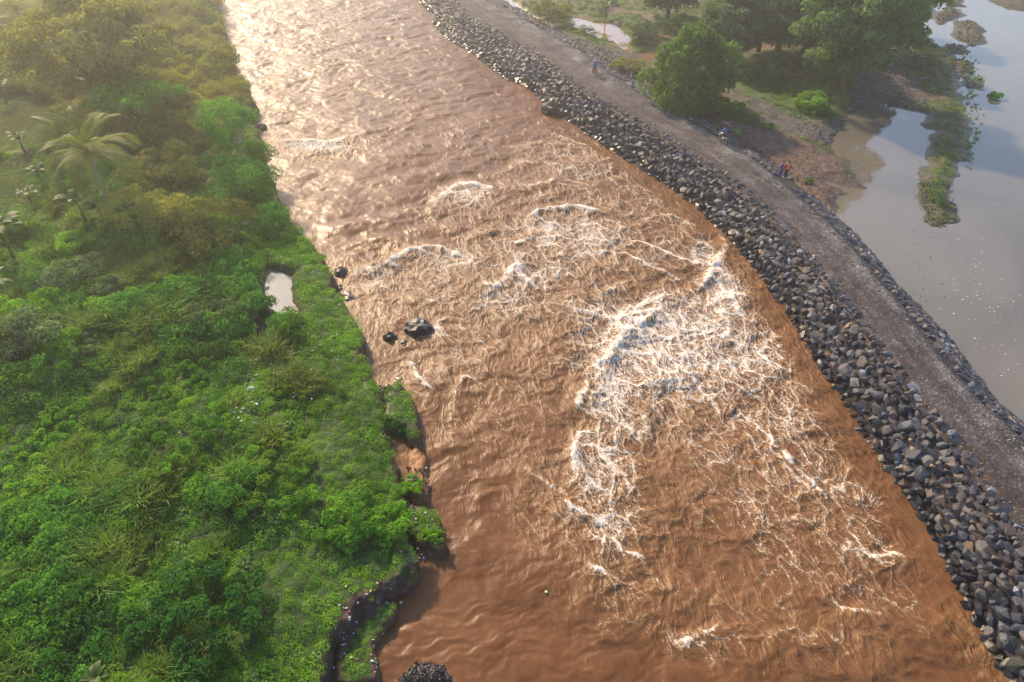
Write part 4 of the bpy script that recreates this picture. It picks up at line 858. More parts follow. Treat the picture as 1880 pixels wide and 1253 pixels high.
def crown_np(rg, H, Wd, base_f, nclump, nleaf, leaf, style='round', lump=0.23, top_heavy=0.5):
    """leaf clumps spread through an uneven crown"""
    V_, F_, n0, cen = [], [], 0, []
    zc = H * (base_f + 1) / 2; rz = H * (1 - base_f) / 2; rx = Wd / 2
    for i in range(nclump):
        v = rg.normal(size=3); v /= np.linalg.norm(v); v[2] = v[2] if rg.random() < 0.6 else abs(v[2])
        r = 0.45 + 0.5 * rg.random() ** 0.6
        if style == 'flat': c = np.array([v[0] * rx * r, v[1] * rx * r, H * (0.82 + 0.16 * rg.random())])
        else:
            k = 1 + 0.16 * math.sin(3 * math.atan2(v[1], v[0]) + i)
            if style == 'feather': k *= 1.12 - 0.42 * max(0, v[2]); r = min(1.05, r + 0.1)
            c = np.array([v[0] * rx * r * k, v[1] * rx * r * k, zc + v[2] * rz * r])
        cr = lump * min(Wd, H) * rg.uniform(0.5, 1.3); m = max(12, int(nleaf * (cr / (lump * min(Wd, H))) ** 2))
        u = rg.normal(size=(m, 3)); u /= np.linalg.norm(u, axis=1)[:, None]; u[:, 2] = np.where(rg.random(m) < 0.75, np.abs(u[:, 2]), u[:, 2])
        q = c + u * (cr * (0.55 + 0.5 * rg.random(m) ** 0.5))[:, None] * (1, 1, 0.62 if style != 'feather' else 1.5)
        if style == 'feather': V, F = leaves_np(q, rg.normal(size=(m, 3)) + u * 0.6, leaf, rg, 0.22, 0.1, 0.7)
        else: V, F = leaves_np(q, u * 0.7 + [0, 0, 0.5] + rg.normal(0, 0.45, (m, 3)), leaf, rg, 0.55, 0.3, 0.3)
        V_.append(V); F_.append(F + n0); n0 += len(V); cen.append(c)
    return np.concatenate(V_), np.concatenate(F_), np.array(cen)
def tree(name, label, px, pyb, pyt, wpx, mat, nclump, nleaf, leaf, seed, style='round', base_f=0.2, bark='bark', cat='tree', group=None, lump=0.23, trunk_r=None, z=1.6):
    b, H, Wd = extent(px, pyb, pyt, wpx, z); rg = np.random.default_rng(seed); t = empty(name, b, 0); tag(t, label, cat, group)
    V, F, cen = crown_np(rg, H, Wd, base_f, nclump, nleaf, leaf, style, lump); mesh_np('crown', V, F, mat, t)
    tr = MB(); r0 = trunk_r or 0.035 * H; fork = H * max(0.25, base_f); bend = rg.normal(0, 0.04 * H, 2)
    tr.tube([(0, 0, -0.3), (bend[0] * 0.3, bend[1] * 0.3, fork * 0.5), (bend[0], bend[1], fork), (bend[0] * 1.3, bend[1] * 1.2, (fork + H) * 0.5), (bend[0], bend[1], H * 0.85)], [r0 * 1.3, r0, r0 * 0.8, r0 * 0.45, r0 * 0.12], 9)
    lm = tr.build('trunk', M[bark], t)
    for c in cen[:: max(1, len(cen) // 9)]:
        l = MB(); st = np.array([bend[0], bend[1], fork * rg.uniform(0.8, 1.1)]); mid = st * 0.45 + c * 0.55 + [0, 0, 0.08 * H]
        l.tube([st, mid, c], [r0 * 0.45, r0 * 0.28, r0 * 0.08], 6); l.build('limb', M[bark], lm)
    return t
tree('broad_tree', 'broad olive crowned tree in warm haze, largest on the left bank', 212, 205, 10, 262, M['olive'], 120, 150, 0.5, 1, group=None, lump=0.13)
tree('spreading_tree', 'low flat crowned tree with bright green leaf sprays behind the large palm', 262, 258, 172, 150, M['bright'], 46, 70, 0.42, 2, 'flat', 0.5, lump=0.2)
tree('riverside_tree', 'slender sparse tree with a pale trunk leaning at the river edge', 442, 322, 195, 100, M['dark'], 34, 110, 0.24, 3, 'round', 0.35, 'palebark', lump=0.16, trunk_r=0.09)
tree('casuarina_tree', 'rounded feathery green tree standing alone beside the gravel track', 1256, 210, 72, 132, M['feather'], 120, 95, 0.6, 4, 'feather', 0.04, lump=0.105)
tree('shade_tree', 'huge dark dense tree overhanging the gravel shore of the lagoon', 1542, 172, -30, 185, M['bluegreen'], 150, 160, 0.52, 5, lump=0.12, base_f=0.1, group='trees behind the lagoon flats')
tree('shade_tree', 'medium tree with pale crown between the feathery tree and huge dark tree', 1345, 118, 0, 112, M['grey'], 110, 140, 0.5, 6, lump=0.135, base_f=0.12, group='trees behind the lagoon flats')
tree('shade_tree', 'pale green tree at the top edge left of the huge dark tree', 1428, 92, -50, 110, M['grey'], 90, 140, 0.5, 7, lump=0.135, base_f=0.1, group='trees behind the lagoon flats')
tree('shade_tree', 'tree leaning out over the water at the top right of the dark grove', 1650, 58, -45, 110, M['bluegreen'], 90, 140, 0.5, 8, lump=0.135, base_f=0.15, group='trees behind the lagoon flats')
tree('shade_tree', 'tree filling the gap behind the huge dark tree at the top edge', 1490, 60, -110, 130, M['bluegreen'], 90, 140, 0.5, 9, lump=0.135, base_f=0.1, group='trees behind the lagoon flats')
tree('shade_tree', 'hazy tree at the top edge above the brown puddles', 1225, 38, -70, 105, M['grey'], 80, 140, 0.5, 10, lump=0.14, base_f=0.1, group='trees behind the lagoon flats')

tree('shade_tree', 'blue green tree in the grove between the pale tree and the huge dark tree', 1468, 112, -15, 105, M['bluegreen'], 80, 140, 0.5, 12, lump=0.14, base_f=0.08, group='trees behind the lagoon flats')
tree('shade_tree', 'blue green tree on the lagoon side of the huge dark tree', 1606, 112, -30, 110, M['bluegreen'], 80, 140, 0.5, 13, lump=0.14, base_f=0.08, group='trees behind the lagoon flats')
tree('shade_tree', 'low blue green tree behind the medium tree with pale crown', 1392, 96, -10, 90, M['bluegreen'], 70, 140, 0.5, 14, lump=0.14, base_f=0.06, group='trees behind the lagoon flats')

def palm(label, px, pyb, pyc, rpx, nf, seed, mat='palm'):
    b, H, Wd = extent(px, pyb, pyc, rpx * 2); rg = np.random.default_rng(seed); t = empty('coconut_palm', b, rg.uniform(0, 6.28)); tag(t, label, 'palm', 'coconut palms')
    lean = rg.normal(0, 0.05 * H, 2); tr = MB(); tr.tube([(0, 0, -0.3), (lean[0] * .4, lean[1] * .4, H * .5), (lean[0], lean[1], H)], [0.24, 0.17, 0.14], 10); tr.build('trunk', M['palebark'], t)
    Ln = Wd / 2 * 1.12
    for k in range(nf):
        a = 2.4 * k; el = math.radians(82 - 88 * (k / nf) ** 0.9 + rg.normal(0, 5)); ln = Ln * rg.uniform(0.85, 1.1); pts = []; p = np.array([lean[0], lean[1], H]); e = el
        n = 22
        for i in range(n + 1):
            pts.append(p.copy()); p = p + np.array([math.cos(a) * math.cos(e), math.sin(a) * math.cos(e), math.sin(e)]) * ln / n; e -= (0.05 + 0.055 * (i / n)) * (0.75 + 0.5 * math.cos(el))
        pts = np.array(pts); fr = MB(); fr.tube(pts, np.linspace(0.035, 0.008, n + 1), 4)
        tan = np.gradient(pts, axis=0); tan /= np.linalg.norm(tan, axis=1)[:, None]; side = np.array([-math.sin(a), math.cos(a), 0.0]); V = []; F = []
        tw = rg.normal(0, 0.25)
        for i in np.linspace(2, n, 28):
            i0 = min(int(i), n - 1); q = pts[i0] + (pts[i0 + 1] - pts[i0]) * (i - i0); T = tan[i0]; up = np.cross(side, T); up *= np.sign(up[2] + 1e-6)
            le = ln * 0.25 * math.sin(math.pi * (0.12 + 0.83 * i / n)) ** 0.7
            for sg in (-1, 1):
                dr = side * sg * math.cos(tw) + T * 0.55 + up * (0.22 + sg * math.sin(tw)); dr /= np.linalg.norm(dr); w = T * 0.036
                m_ = q + dr * le * 0.55; tp = q + dr * le - np.array([0, 0, 0.3 * le]); j = len(V); V += [q - w, q + w, m_ + w, m_ - w, tp]; F += [(j, j + 1, j + 2), (j, j + 2, j + 3), (j + 3, j + 2, j + 4)]
        fr.add(V, (), F); fr.build('frond', M[mat], t, smooth=False)
palm('large coconut palm with arching yellow green fronds on the left bank', 200, 372, 285, 90, 26, 41)
palm('hazy upright coconut palm just above the large palm', 196, 240, 165, 56, 15, 42)
palm('hazy coconut palm at the top left above the broad tree', 62, 92, 28, 72, 20, 43)
palm('coconut palm cut by the left edge in the bright haze', 2, 120, 62, 62, 20, 44)
palm('coconut palm lost in haze at the top left corner', -20, 60, -5, 60, 16, 45)

def banana(label, px, py, wpx, nl, seed, hgt=None, mat='banana', group='banana plants'):
    b = spot(px, py); zc = float(proj(b)[2]); Wd = wpx * zc / FPX; rg = np.random.default_rng(seed); t = empty('banana_plant', b, rg.uniform(0, 6.28)); tag(t, label, 'banana plant', group)
    H = hgt or Wd * 0.55; st = MB(); st.tube([(0, 0, -0.2), (0.02, 0, H * 0.5), (0.03, 0.02, H)], [0.13, 0.1, 0.06], 8); st.build('stem', M['banana'], t)
    for k in range(nl):
        a = 2.4 * k + rg.normal(0, 0.2); e = math.radians(rg.uniform(35, 80)); ln = Wd * 0.58 * rg.uniform(0.8, 1.15); p = np.array([0.0, 0, H]); n = 9; rows = []
        sd = np.array([-math.sin(a), math.cos(a), 0])
        for i in range(n + 1):
            f = i / n; w = ln * 0.16 * (math.sin(math.pi * min(1, 0.08 + f * 0.92)) ** 0.6 if i < n else 0.05); up = np.array([0, 0, 1.0])
            rows.append([p - sd * w + up * w * 0.25, p, p + sd * w + up * w * 0.25]); p = p + np.array([math.cos(a) * math.cos(e), math.sin(a) * math.cos(e), math.sin(e)]) * ln / n; e -= 0.16 + 0.08 * f
        mesh_np('leaf', np.array(rows).reshape(-1, 3), grid_faces(n + 1, 3), M[mat], t, smooth=True)
for lb, px, py, w, nl in (('pale banana plant at the corner of the crop field', 52, 292, 44, 8), ('small banana plant right of the crop field corner', 88, 285, 34, 7), ('banana plant at the edge of the lower crop field', 76, 335, 40, 7), ('bright banana plant below the lower crop field edge', 62, 380, 46, 8), ('pale broad leaved banana below the large palm', 160, 412, 74, 9), ('big leaning banana clump at the left edge', 28, 478, 100, 11), ('banana plant with drooping leaves at left edge under the clump', 8, 555, 70, 8), ('hazy banana plant beside the field at the left edge', 14, 192, 50, 8), ('banana at the left edge above the field furrow', 6, 168, 34, 7),
                          ('hazy banana beyond the puddles at the top edge', 1112, 34, 34, 8), ('upright banana beside the round leafy shrub by the lagoon', 1503, 182, 26, 6), ('low banana sprout below the round leafy shrub', 1516, 216, 24, 6), ('small banana at the top edge over the track bend', 1045, 8, 30, 7), ('yellow green fan leaved plant cut by the bottom edge', 190, 1262, 62, 9)):
    banana(lb, px, py, w, nl, px + py)

def shrub(label, px, pyb, wpx, hpx, mat, leaf, seed, dens=1.0, style='round', cat='shrub', group='shrubs on the left bank', z=1.6, lump=0.26, nc=None):
    b, H, Wd = extent(px, pyb, pyb - hpx, wpx, z); rg = np.random.default_rng(seed); t = empty('leafy_shrub', b - [0, 0, 0.1], 0); tag(t, label, cat, group)
    H = max(H * (0.36 if pyb > 640 and group.startswith('shrubs on') else 0.85), 0.45); nc = nc or int(12 + 6 * Wd); nc = min(nc, 80); lump = lump * min(1.0, 1.6 / max(0.6, min(Wd, H)) ** 0.5)
    V, F, cen = crown_np(rg, H, Wd, 0.0, nc, int(70 * dens), leaf, style, lump); V[:, 2] = np.maximum(V[:, 2], -0.1); mesh_np('foliage', V, F, M[mat], t)
    st = MB()
    for c in cen[:: max(1, len(cen) // 6)]: st.tube([(0, 0, -0.2), c * [0.5, 0.5, 0.45], c], [0.05, 0.035, 0.012], 5)
    st.build('stems', M['bark'], t)
SHR = [
    ('rounded olive mound shrub just above the river bend turf', 405, 448, 150, 82, 'olive', 0.2, 1.6), ('dark bushy riverside shrub under the slender tree', 455, 372, 120, 90, 'dark', 0.2, 1.5),
    ('dark shrub on the bank edge below the riverside shrub', 505, 425, 66, 54, 'dark', 0.18, 1.3), ('shrub overhanging the water beside the slender tree trunk', 475, 310, 60, 60, 'weed', 0.18, 1.3),
    ('tangled brown olive scrub right of the large palm', 310, 345, 150, 80, 'olive', 0.2, 1.5), ('olive scrub below the large palm trunk', 255, 412, 140, 70, 'olive', 0.2, 1.4), ('dry brown scrub between palm scrub and olive mound', 335, 418, 90, 60, 'olive', 0.18, 1.3),
    ('dark tree like scrub at the foot of the broad tree, river side', 310, 205, 90, 60, 'dark', 0.26, 1.3), ('green scrub along the bank top at the first rapid', 405, 250, 80, 60, 'weed', 0.2, 1.3), 
    ('pale leaved shrub at the left edge below the bananas', 55, 640, 130, 72, 'grey', 0.26, 1.0), ('pale leaved shrub right of the left edge shrub', 132, 650, 90, 52, 'grey', 0.26, 1.0), ('pale grey green shrub on the trench side', 150, 520, 86, 56, 'grey', 0.24, 1.0), ('small pale shrub between trench shrub and reeds', 205, 545, 60, 40, 'grey', 0.22, 1.0),
    ('yellow green shrub at the left edge with bright top', 12, 600, 70, 60, 'bright', 0.2, 1.1), ('leafy shrub above the trench below the banana', 150, 462, 80, 44, 'weed', 0.2, 1.2), ('small bright leaved shrub in the middle of the weeds', 192, 668, 48, 30, 'bright', 0.2, 1.1),
    ('large dark glossy bush in the lower left weeds', 372, 1140, 240, 118, 'dark', 0.24, 1.6), ('leafy bush at the lower left edge', 105, 1120, 170, 80, 'weed', 0.24, 1.4), ('bright leafy thicket at the left edge midway down', 40, 905, 150, 82, 'bright', 0.2, 1.4),
    ('green bush bulging toward the bank above the litter ledge', 640, 960, 130, 90, 'weed', 0.18, 1.5), ('leafy bush at the bank edge beside the mossy ledges', 712, 968, 80, 82, 'weed', 0.18, 1.5), ('broad low thicket in the centre of the weeds', 330, 800, 210, 80, 'weed', 0.18, 1.6), ('weedy thicket right of centre above the litter scatter', 560, 730, 150, 52, 'weed', 0.16, 1.6),
    ('green thicket sloping below the central thicket', 500, 900, 190, 80, 'weed', 0.18, 1.6), ('leafy thicket on the left slope above the bright thicket', 120, 800, 150, 70, 'weed', 0.2, 1.4), ('tall reed like thicket left of the pond', 392, 600, 120, 50, 'grey', 0.22, 1.3), ('leafy thicket left of the pond outlet', 330, 690, 150, 60, 'weed', 0.18, 1.5),
    ('mossy bright bush on the lower ledge tip in the river', 795, 985, 38, 16, 'bright', 0.12, 1.3), ('round mossy green mound in the eroded shore', 755, 896, 42, 20, 'bright', 0.12, 1.5)]
for i, (lb, px, py, w, hh, m_, lf, dn) in enumerate(SHR): shrub(lb, px, py, w, hh, m_, lf, 200 + i, dn)
shrub('round leafy shrub on the grass beside the lagoon pool', 1488, 205, 64, 38, 'weed', 0.28, 301, 1.2, group='shrubs behind the embankment')
shrub('low weeds patch on the mud beside the motorbike', 1352, 246, 22, 10, 'weed', 0.18, 302, 1.0, group='shrubs behind the embankment', nc=10)
shrub('small dark shrub on the mud above the motorbike', 1412, 238, 24, 16, 'weed', 0.2, 303, 1.0, group='shrubs behind the embankment', nc=10)
shrub('light green tuft where mud meets the embankment foot', 1484, 336, 26, 8, 'bright', 0.12, 304, 1.0, group='shrubs behind the embankment', nc=10)
shrub('scrub at the foot of the rounded feathery tree', 1330, 205, 70, 26, 'weed', 0.22, 305, 1.0, group='shrubs behind the embankment')
shrub('low scrub between the track and the feathery tree', 1150, 140, 60, 22, 'olive', 0.22, 306, 1.0, group='shrubs behind the embankment')
shrub('scrub row at the top edge above the dark wheel tracks', 1010, 38, 90, 34, 'olive', 0.26, 307, 1.0, group='shrubs behind the embankment')
shrub('scrub below the medium tree on the flats', 1395, 150, 80, 40, 'bluegreen', 0.26, 308, 1.0, group='shrubs behind the embankment')
shrub('hazy thicket at the top edge right of the puddles', 1180, 72, 90, 36, 'grey', 0.26, 309, 1.0, group='shrubs behind the embankment')
shrub('thicket between the hazy trees right of the puddles', 1260, 70, 90, 44, 'bluegreen', 0.28, 310, 1.0, group='shrubs behind the embankment')
shrub('half drowned bush standing alone in the open lagoon', 1825, 188, 30, 24, 'dark', 0.2, 311, 1.2, group='shrubs behind the embankment', z=LAG_Z, nc=14)
shrub('tiny drowned bush above the half drowned bush', 1827, 114, 18, 8, 'dark', 0.16, 312, 1.0, group='shrubs behind the embankment', z=LAG_Z, nc=8)
shrub('green bush among the stones at the upstream end', 826, 52, 38, 22, 'olive', 0.16, 313, 1.3, group='shrubs behind the embankment', z=1.2, nc=14)
shrub('small weed sprouting between embankment stones', 932, 98, 26, 12, 'grey', 0.16, 314, 1.0, group='shrubs behind the embankment', z=1.8, nc=8)

# ------------------------------------------------------------------ litter and driftwood
def crumple(rg, r):
    bm = bmesh.new(); bmesh.ops.create_icosphere(bm, subdivisions=1, radius=1.0)
    V = np.array([v.co[:] for v in bm.verts]) * rg.uniform(0.5, 1.2, (len(bm.verts), 1)); bm.verts.index_update(); F = np.array([[v.index for v in f.verts] for f in bm.faces]); bm.free()
    return V * (r, r * rg.uniform(0.5, 1), r * 0.45), F
rg = np.random.default_rng(9); V_, F_, C_, n0 = [], [], [], 0
LC = [(0.5, 0.5, 0.5), (0.4, 0.4, 0.42), (0.3, 0.26, 0.22), (0.12, 0.25, 0.5), (0.35, 0.45, 0.5), (0.45, 0.12, 0.08), (0.5, 0.42, 0.25)]
for px, py, rx, ry, k, zo in ((636,1150,22,70,30,.04),(690,1210,12,40,18,.04),(700,1090,50,16,14,.06),(765,1030,22,16,20,.1),(460,740,18,30,16,.55),(495,690,30,20,12,.5),(590,645,50,40,18,.45),(430,770,30,20,10,.55),(560,720,60,40,12,.5),(500,480,25,30,14,.5),(480,620,20,20,8,.4),(640,560,20,20,8,.4),(770,940,20,60,22,.1),(300,470,40,60,5,.6)):
    for _ in range(k):
        g_ = spot(px + rg.normal(0, rx * .5), py + rg.normal(0, ry * .5), 1.0); V, F = crumple(rg, rg.uniform(0.03, 0.10)); V = V + g_ + [0, 0, zo]; c = LC[rg.choice(7, p=[.34, .2, .14, .08, .1, .06, .08])]
        V_.append(V); F_.append(F + n0); n0 += len(V); C_.append(np.tile(c, (len(V), 1)))
lm_, nt, out = new_mat('faded_plastic'); b_ = N(nt, 'ShaderNodeBsdfPrincipled'); at = N(nt, 'ShaderNodeAttribute', attribute_name='Col')
nn = noise_node(nt, N(nt, 'ShaderNodeNewGeometry').outputs['Position'], 9, 3); L(nt, mixc(nt, 1.0, at.outputs['Color'], ramp(nt, nn.outputs[0], [(0.3, (0.7, 0.68, 0.64)), (0.7, (1, 1, 1))]).outputs[0], 'MULTIPLY'), b_.inputs['Base Color']); b_.inputs['Roughness'].default_value = 0.45; L(nt, b_.outputs[0], out.inputs[0])
tag(mesh_np('litter', np.concatenate(V_), np.concatenate(F_), lm_, cols=dict(Col=np.concatenate(C_))), 'scraps of plastic litter strewn over the left bank', kind='stuff')
for i, (px, py, r, c, lb, zo) in enumerate(((457, 430, 0.34, (0.75, 0.75, 0.75), 'white plastic bag caught in shrubs above the pond', 1.1), (465, 724, 0.24, (0.55, 0.62, 0.72), 'pale blue plastic scrap in weeds left of centre bank', .55), (716, 617, 0.16, (0.6, 0.16, 0.1), 'red and white rag on the small midstream boulder', .34), (1003, 1088 , 0.09, (0.7, 0.7, 0.6), 'small pale float drifting on the smooth brown water', .05))):
    V, F = crumple(np.random.default_rng(50 + i), r); g_ = spot(px, py, 0.6); o = mesh_np('plastic_scrap', V, F, lm_, cols=dict(Col=np.tile(c, (len(V), 1)))); o.location = (g_[0], g_[1], g_[2] + zo); tag(o, lb, 'litter', 'single pieces of litter')
d_ = MB(); a1, a2 = spot(1327, 226), spot(1342, 236); d_.tube([a1 + [0, 0, .12], (a1 + a2) / 2 + [0, 0, .2], a2 + [0, 0, .12]], [0.06, 0.09, 0.05], 7); d_.tube([(a1 + a2) / 2 + [0, 0, .2], (a1 + a2) / 2 + [0.7, 0.3, .35]], [0.05, 0.02], 6)
tag(d_.build('drift_log', M['palebark']), 'thin pale driftwood log on the mud behind the track', 'log')
# foam flecks and floating scraps on the lagoon
V_, F_, C_, n0 = [], [], [], 0; rg = np.random.default_rng(12)
for px, py, rx, ry, k, dark in ((1785,520,36,70,60,0),(1830,570,30,50,24,0),(1780,470,30,30,14,0),(1840,660,20,40,8,0),(1700,450,40,60,16,1),(1600,290,40,16,22,1),(1570,300,12,4,8,1),(1700,560,40,60,10,1)):
    for _ in range(k):
        g_ = gp(px + rg.normal(0, rx * .7), py + rg.normal(0, ry * .7), LAG_Z + 0.006)
        if to_sd(g_[:1], g_[1:2])[1][0] < fLG(to_sd(g_[:1], g_[1:2])[0][0]) + 0.4: continue
        n = 7; a = np.arange(n) * 2 * np.pi / n; r = rg.uniform(0.025, 0.075) * rg.uniform(0.6, 1.2, n) * (1.4 if dark else 1); st = rg.uniform(0.5, 1)
        V = np.stack([r * np.cos(a), r * st * np.sin(a), 0 * a], 1); V = np.concatenate([V, V * 0.7 + [0, 0, 0.02], [[0, 0, 0.025]]]) + g_
        F = [(j, (j + 1) % n, n + (j + 1) % n) for j in range(n)] + [(j, n + (j + 1) % n, n + j) for j in range(n)] + [(n + j, n + (j + 1) % n, 2 * n) for j in range(n)]
        V_.append(V); F_.append(np.array(F) + n0); n0 += len(V); C_.append(np.tile((0.05, 0.045, 0.035) if dark else (0.7, 0.7, 0.68), (len(V), 1)))
tag(mesh_np('foam_flecks', np.concatenate(V_), np.concatenate(F_), lm_, cols=dict(Col=np.concatenate(C_))), 'white foam flecks and dark scraps drifting on the lagoon', kind='stuff')
# ------------------------------------------------------------------ people and the motorbike on the track
def skin_obj(name, verts, edges, rads, mat, parent, root=0, sub=1):
    me = bpy.data.meshes.new(name); me.from_pydata([tuple(v) for v in verts], edges, []); o = bpy.data.objects.new(name, me); COL.objects.link(o); o.parent = parent
    o.modifiers.new('skin', 'SKIN')
    for i, r in enumerate(rads):
        sv = me.skin_vertices[0].data[i]; sv.radius = r if isinstance(r, tuple) else (r, r); sv.use_root = (i == root)
    sb = o.modifiers.new('sub', 'SUBSURF'); sb.levels = sb.render_levels = sub
    dg = bpy.context.evaluated_depsgraph_get(); nm = bpy.data.meshes.new_from_object(o.evaluated_get(dg)); o.modifiers.clear(); o.data = nm
    nm.materials.clear(); nm.materials.append(mat); nm.polygons.foreach_set('use_smooth', [True] * len(nm.polygons)); return o
skin_m = plain('skin', (0.20, 0.115, 0.075), 0.5, 0.3, 0.1); hair_m = plain('black_hair', (0.015, 0.013, 0.012), 0.5)
def person(label, loc, rz, J, shirt, trousers, vest=None, cap=None):
    """J: joints of the pose in metres, facing +X"""
    t = empty('person', loc, rz); tag(t, label, 'person', 'people on the track')
    J = {k: np.array(v, float) for k, v in J.items()}
    V, E, Rr, ix = [], [], [], {}
    def add(k, p, r, par=None):
        ix[k] = len(V); V.append(p); Rr.append(r)
        if par: E.append((ix[par], ix[k]))
    add('pel', J['pel'], (0.15, 0.11)); add('waist', (J['pel'] + J['chest']) / 2, (0.135, 0.095), 'pel'); add('chest', J['chest'], (0.165, 0.11), 'waist'); add('neck', J['neck'], 0.055, 'chest')
    hd = J['head'] - J['neck']; add('jaw', J['neck'] + hd * 0.55 + [0.015, 0, 0], (0.065, 0.075), 'neck'); add('brow', J['head'], (0.076, 0.092), 'jaw'); add('top', J['head'] + hd / np.linalg.norm(hd) * 0.075, (0.06, 0.07), 'brow')
    add('nose', J['head'] + [0.10, 0, -0.02], 0.014, 'brow')
    for s in (-1, 1):
        n = 'l' if s > 0 else 'r'; sh = J['chest'] + [0, s * 0.17, 0.07]
        add(n + 'ear', J['head'] + [0, s * 0.082, -0.01], 0.018, 'brow')
        add(n + 'sh', sh, 0.065, 'chest'); add(n + 'el', J[n + 'el'], 0.045, n + 'sh'); add(n + 'wr', J[n + 'wr'], 0.03, n + 'el')
        dv = J[n + 'wr'] - J[n + 'el']; dv /= np.linalg.norm(dv); sd = np.cross(dv, [0, 0, 1.0]); sd = sd / (np.linalg.norm(sd) + 1e-6) if np.linalg.norm(sd) > 0.2 else np.array([1.0, 0, 0]); fw = np.cross(sd, dv)
        add(n + 'palm', J[n + 'wr'] + dv * 0.07, (0.036, 0.018), n + 'wr')
        for q, (o_, ln) in enumerate(((-0.03, .062), (-0.01, .075), (0.01, .07), (0.03, .055))):
            kn = J[n + 'wr'] + dv * 0.10 + sd * o_; add(n + 'k%d' % q, kn, 0.0095, n + 'palm'); m_ = kn + dv * ln * 0.55 - fw * 0.012; add(n + 'm%d' % q, m_, 0.0085, n + 'k%d' % q); add(n + 't%d' % q, m_ + dv * ln * 0.35 - fw * 0.025, 0.0075, n + 'm%d' % q)
        th = J[n + 'wr'] + dv * 0.04 - sd * 0.045; add(n + 'h0', th, 0.012, n + 'palm'); add(n + 'h1', th + dv * 0.035 - sd * 0.012, 0.009, n + 'h0')
        hp = J['pel'] + [0, s * 0.09, -0.03]; add(n + 'hip', hp, 0.095, 'pel'); add(n + 'kn', J[n + 'kn'], 0.06, n + 'hip'); add(n + 'an', J[n + 'an'], 0.04, n + 'kn'); add(n + 'toe', J[n + 'an'] + [0.15, 0, -0.045], (0.04, 0.03), n + 'an')
    skin_obj('body', V, E, Rr, skin_m, t)
    # shirt and trousers follow the body a little proud of it
    g = lambda k: V[ix[k]]
    sv = [g('waist') - [0, 0, 0.08], g('chest'), g('chest') + [0, 0, 0.10]]; se = [(0, 1), (1, 2)]; sr = [(0.165, 0.125), (0.185, 0.13), (0.10, 0.075)]
    for n in 'lr':
        i = len(sv); el = g(n + 'sh') * 0.1 + g(n + 'el') * 0.9; sv += [g(n + 'sh'), el, g(n + 'el') * 0.55 + g(n + 'wr') * 0.45]; se += [(1, i), (i, i + 1), (i + 1, i + 2)]; sr += [0.088, 0.064, 0.05]
    skin_obj('shirt', sv, se, sr, shirt, t)
    tv = [g('pel') + [0, 0, 0.06], g('pel') - [0, 0, 0.02]]; te = [(0, 1)]; tr = [(0.165, 0.125), (0.165, 0.125)]
    for n in 'lr':
        i = len(tv); tv += [g(n + 'hip'), g(n + 'kn'), g(n + 'kn') * 0.12 + g(n + 'an') * 0.88]; te += [(1, i), (i, i + 1), (i + 1, i + 2)]; tr += [0.11, 0.08, 0.062]
    skin_obj('trousers', tv, te, tr, trousers, t)
    hb_ = MB(); hb_.ball(J['head'] + hd / np.linalg.norm(hd) * 0.055 + [-0.022, 0, 0], (0.097, 0.09, 0.075)); hb_.build('helmet' if cap else 'hair', cap or hair_m, t)
    eb = MB()
    for s in (-1, 1): eb.ball(J['head'] + [0.083, s * 0.03, 0.0], 0.011, 6, 5)
    eb.build('eyes', hair_m, t)
    if vest:
        vb = MB(); k = 18; a = np.arange(k) * 2 * np.pi / k; rings = []
        for z_, rx, ry in ((0.93, .155, .20), (1.05, .15, .20), (1.2, .155, .215), (1.32, .15, .22), (1.42, .115, .17), (1.45, .085, .10)): rings.append(np.stack([0.02 + rx * np.cos(a), ry * np.sin(a), np.full(k, z_)], 1))
        q = [(r * k + c, r * k + (c + 1) % k, (r + 1) * k + (c + 1) % k, (r + 1) * k + c) for r in range(5) for c in range(k)]
        vb.add(np.concatenate(rings), q); vb.build('vest', vest, t)
    return t
def stand(step=0.0, arm=0.0):
    return dict(pel=(0, 0, .92), chest=(0.02, 0, 1.28), neck=(0.03, 0, 1.47), head=(0.05, 0, 1.60), lel=(-0.03 + arm, .25, 1.10), lwr=(0.08 + arm * 1.6, .27, .87), rel=(-0.03 - arm, -.25, 1.10), rwr=(0.06 - arm, -.27, .86),
                lkn=(0.05 + step, .10, .49), lan=(-0.02 + step * 1.5, .10, .07), rkn=(0.05 - step * .6, -.10, .49), ran=(-0.04 - step * 1.6, -.10, .09))
def on_road(px, py):
    g_ = gp(px, py, ROAD_Z + 0.03); s, d = to_sd(g_[:1], g_[1:2]); return np.array([g_[0], g_[1], ROAD_Z + 0.03]), float(s[0])
def heading(s): x0, y0 = from_sd(s - 1, 0.0); x1, y1 = from_sd(s + 1, 0.0); return math.atan2(y1 - y0, x1 - x0)
blue = plain('blue_cloth', (0.05, 0.13, 0.42), 0.8); navy = plain('navy_cloth', (0.02, 0.025, 0.10), 0.8); dark = plain('dark_cloth', (0.02, 0.02, 0.025), 0.8); red = plain('red_bag_cloth', (0.35, 0.05, 0.03), 0.7)
purple = plain('purple_cloth', (0.05, 0.03, 0.22), 0.8); orange = plain('orange_vest_cloth', (0.9, 0.16, 0.05), 0.7); helm = plain('pale_helmet', (0.55, 0.55, 0.6), 0.3)
p_, s0 = on_road(1091, 138); person('person in a blue shirt walking along the track toward the camera', p_, heading(s0), stand(0.14, 0.1), blue, dark, cap=helm)
bg_ = MB(); bg_.box((0, 0, 0.19), (0.11, 0.06, 0.13)); bg_.tube([(-0.07, 0, .3), (-0.05, 0, .4), (0.05, 0, .4), (0.07, 0, .3)], 0.012, 6); o = bg_.build('carrier_bag', red, smooth=False); hd_ = heading(s0); o.location = p_ + np.array([0.06 * math.cos(hd_) + 0.27 * math.sin(hd_), 0.06 * math.sin(hd_) - 0.27 * math.cos(hd_), 0.36]); o.rotation_euler = (0, 0, hd_)
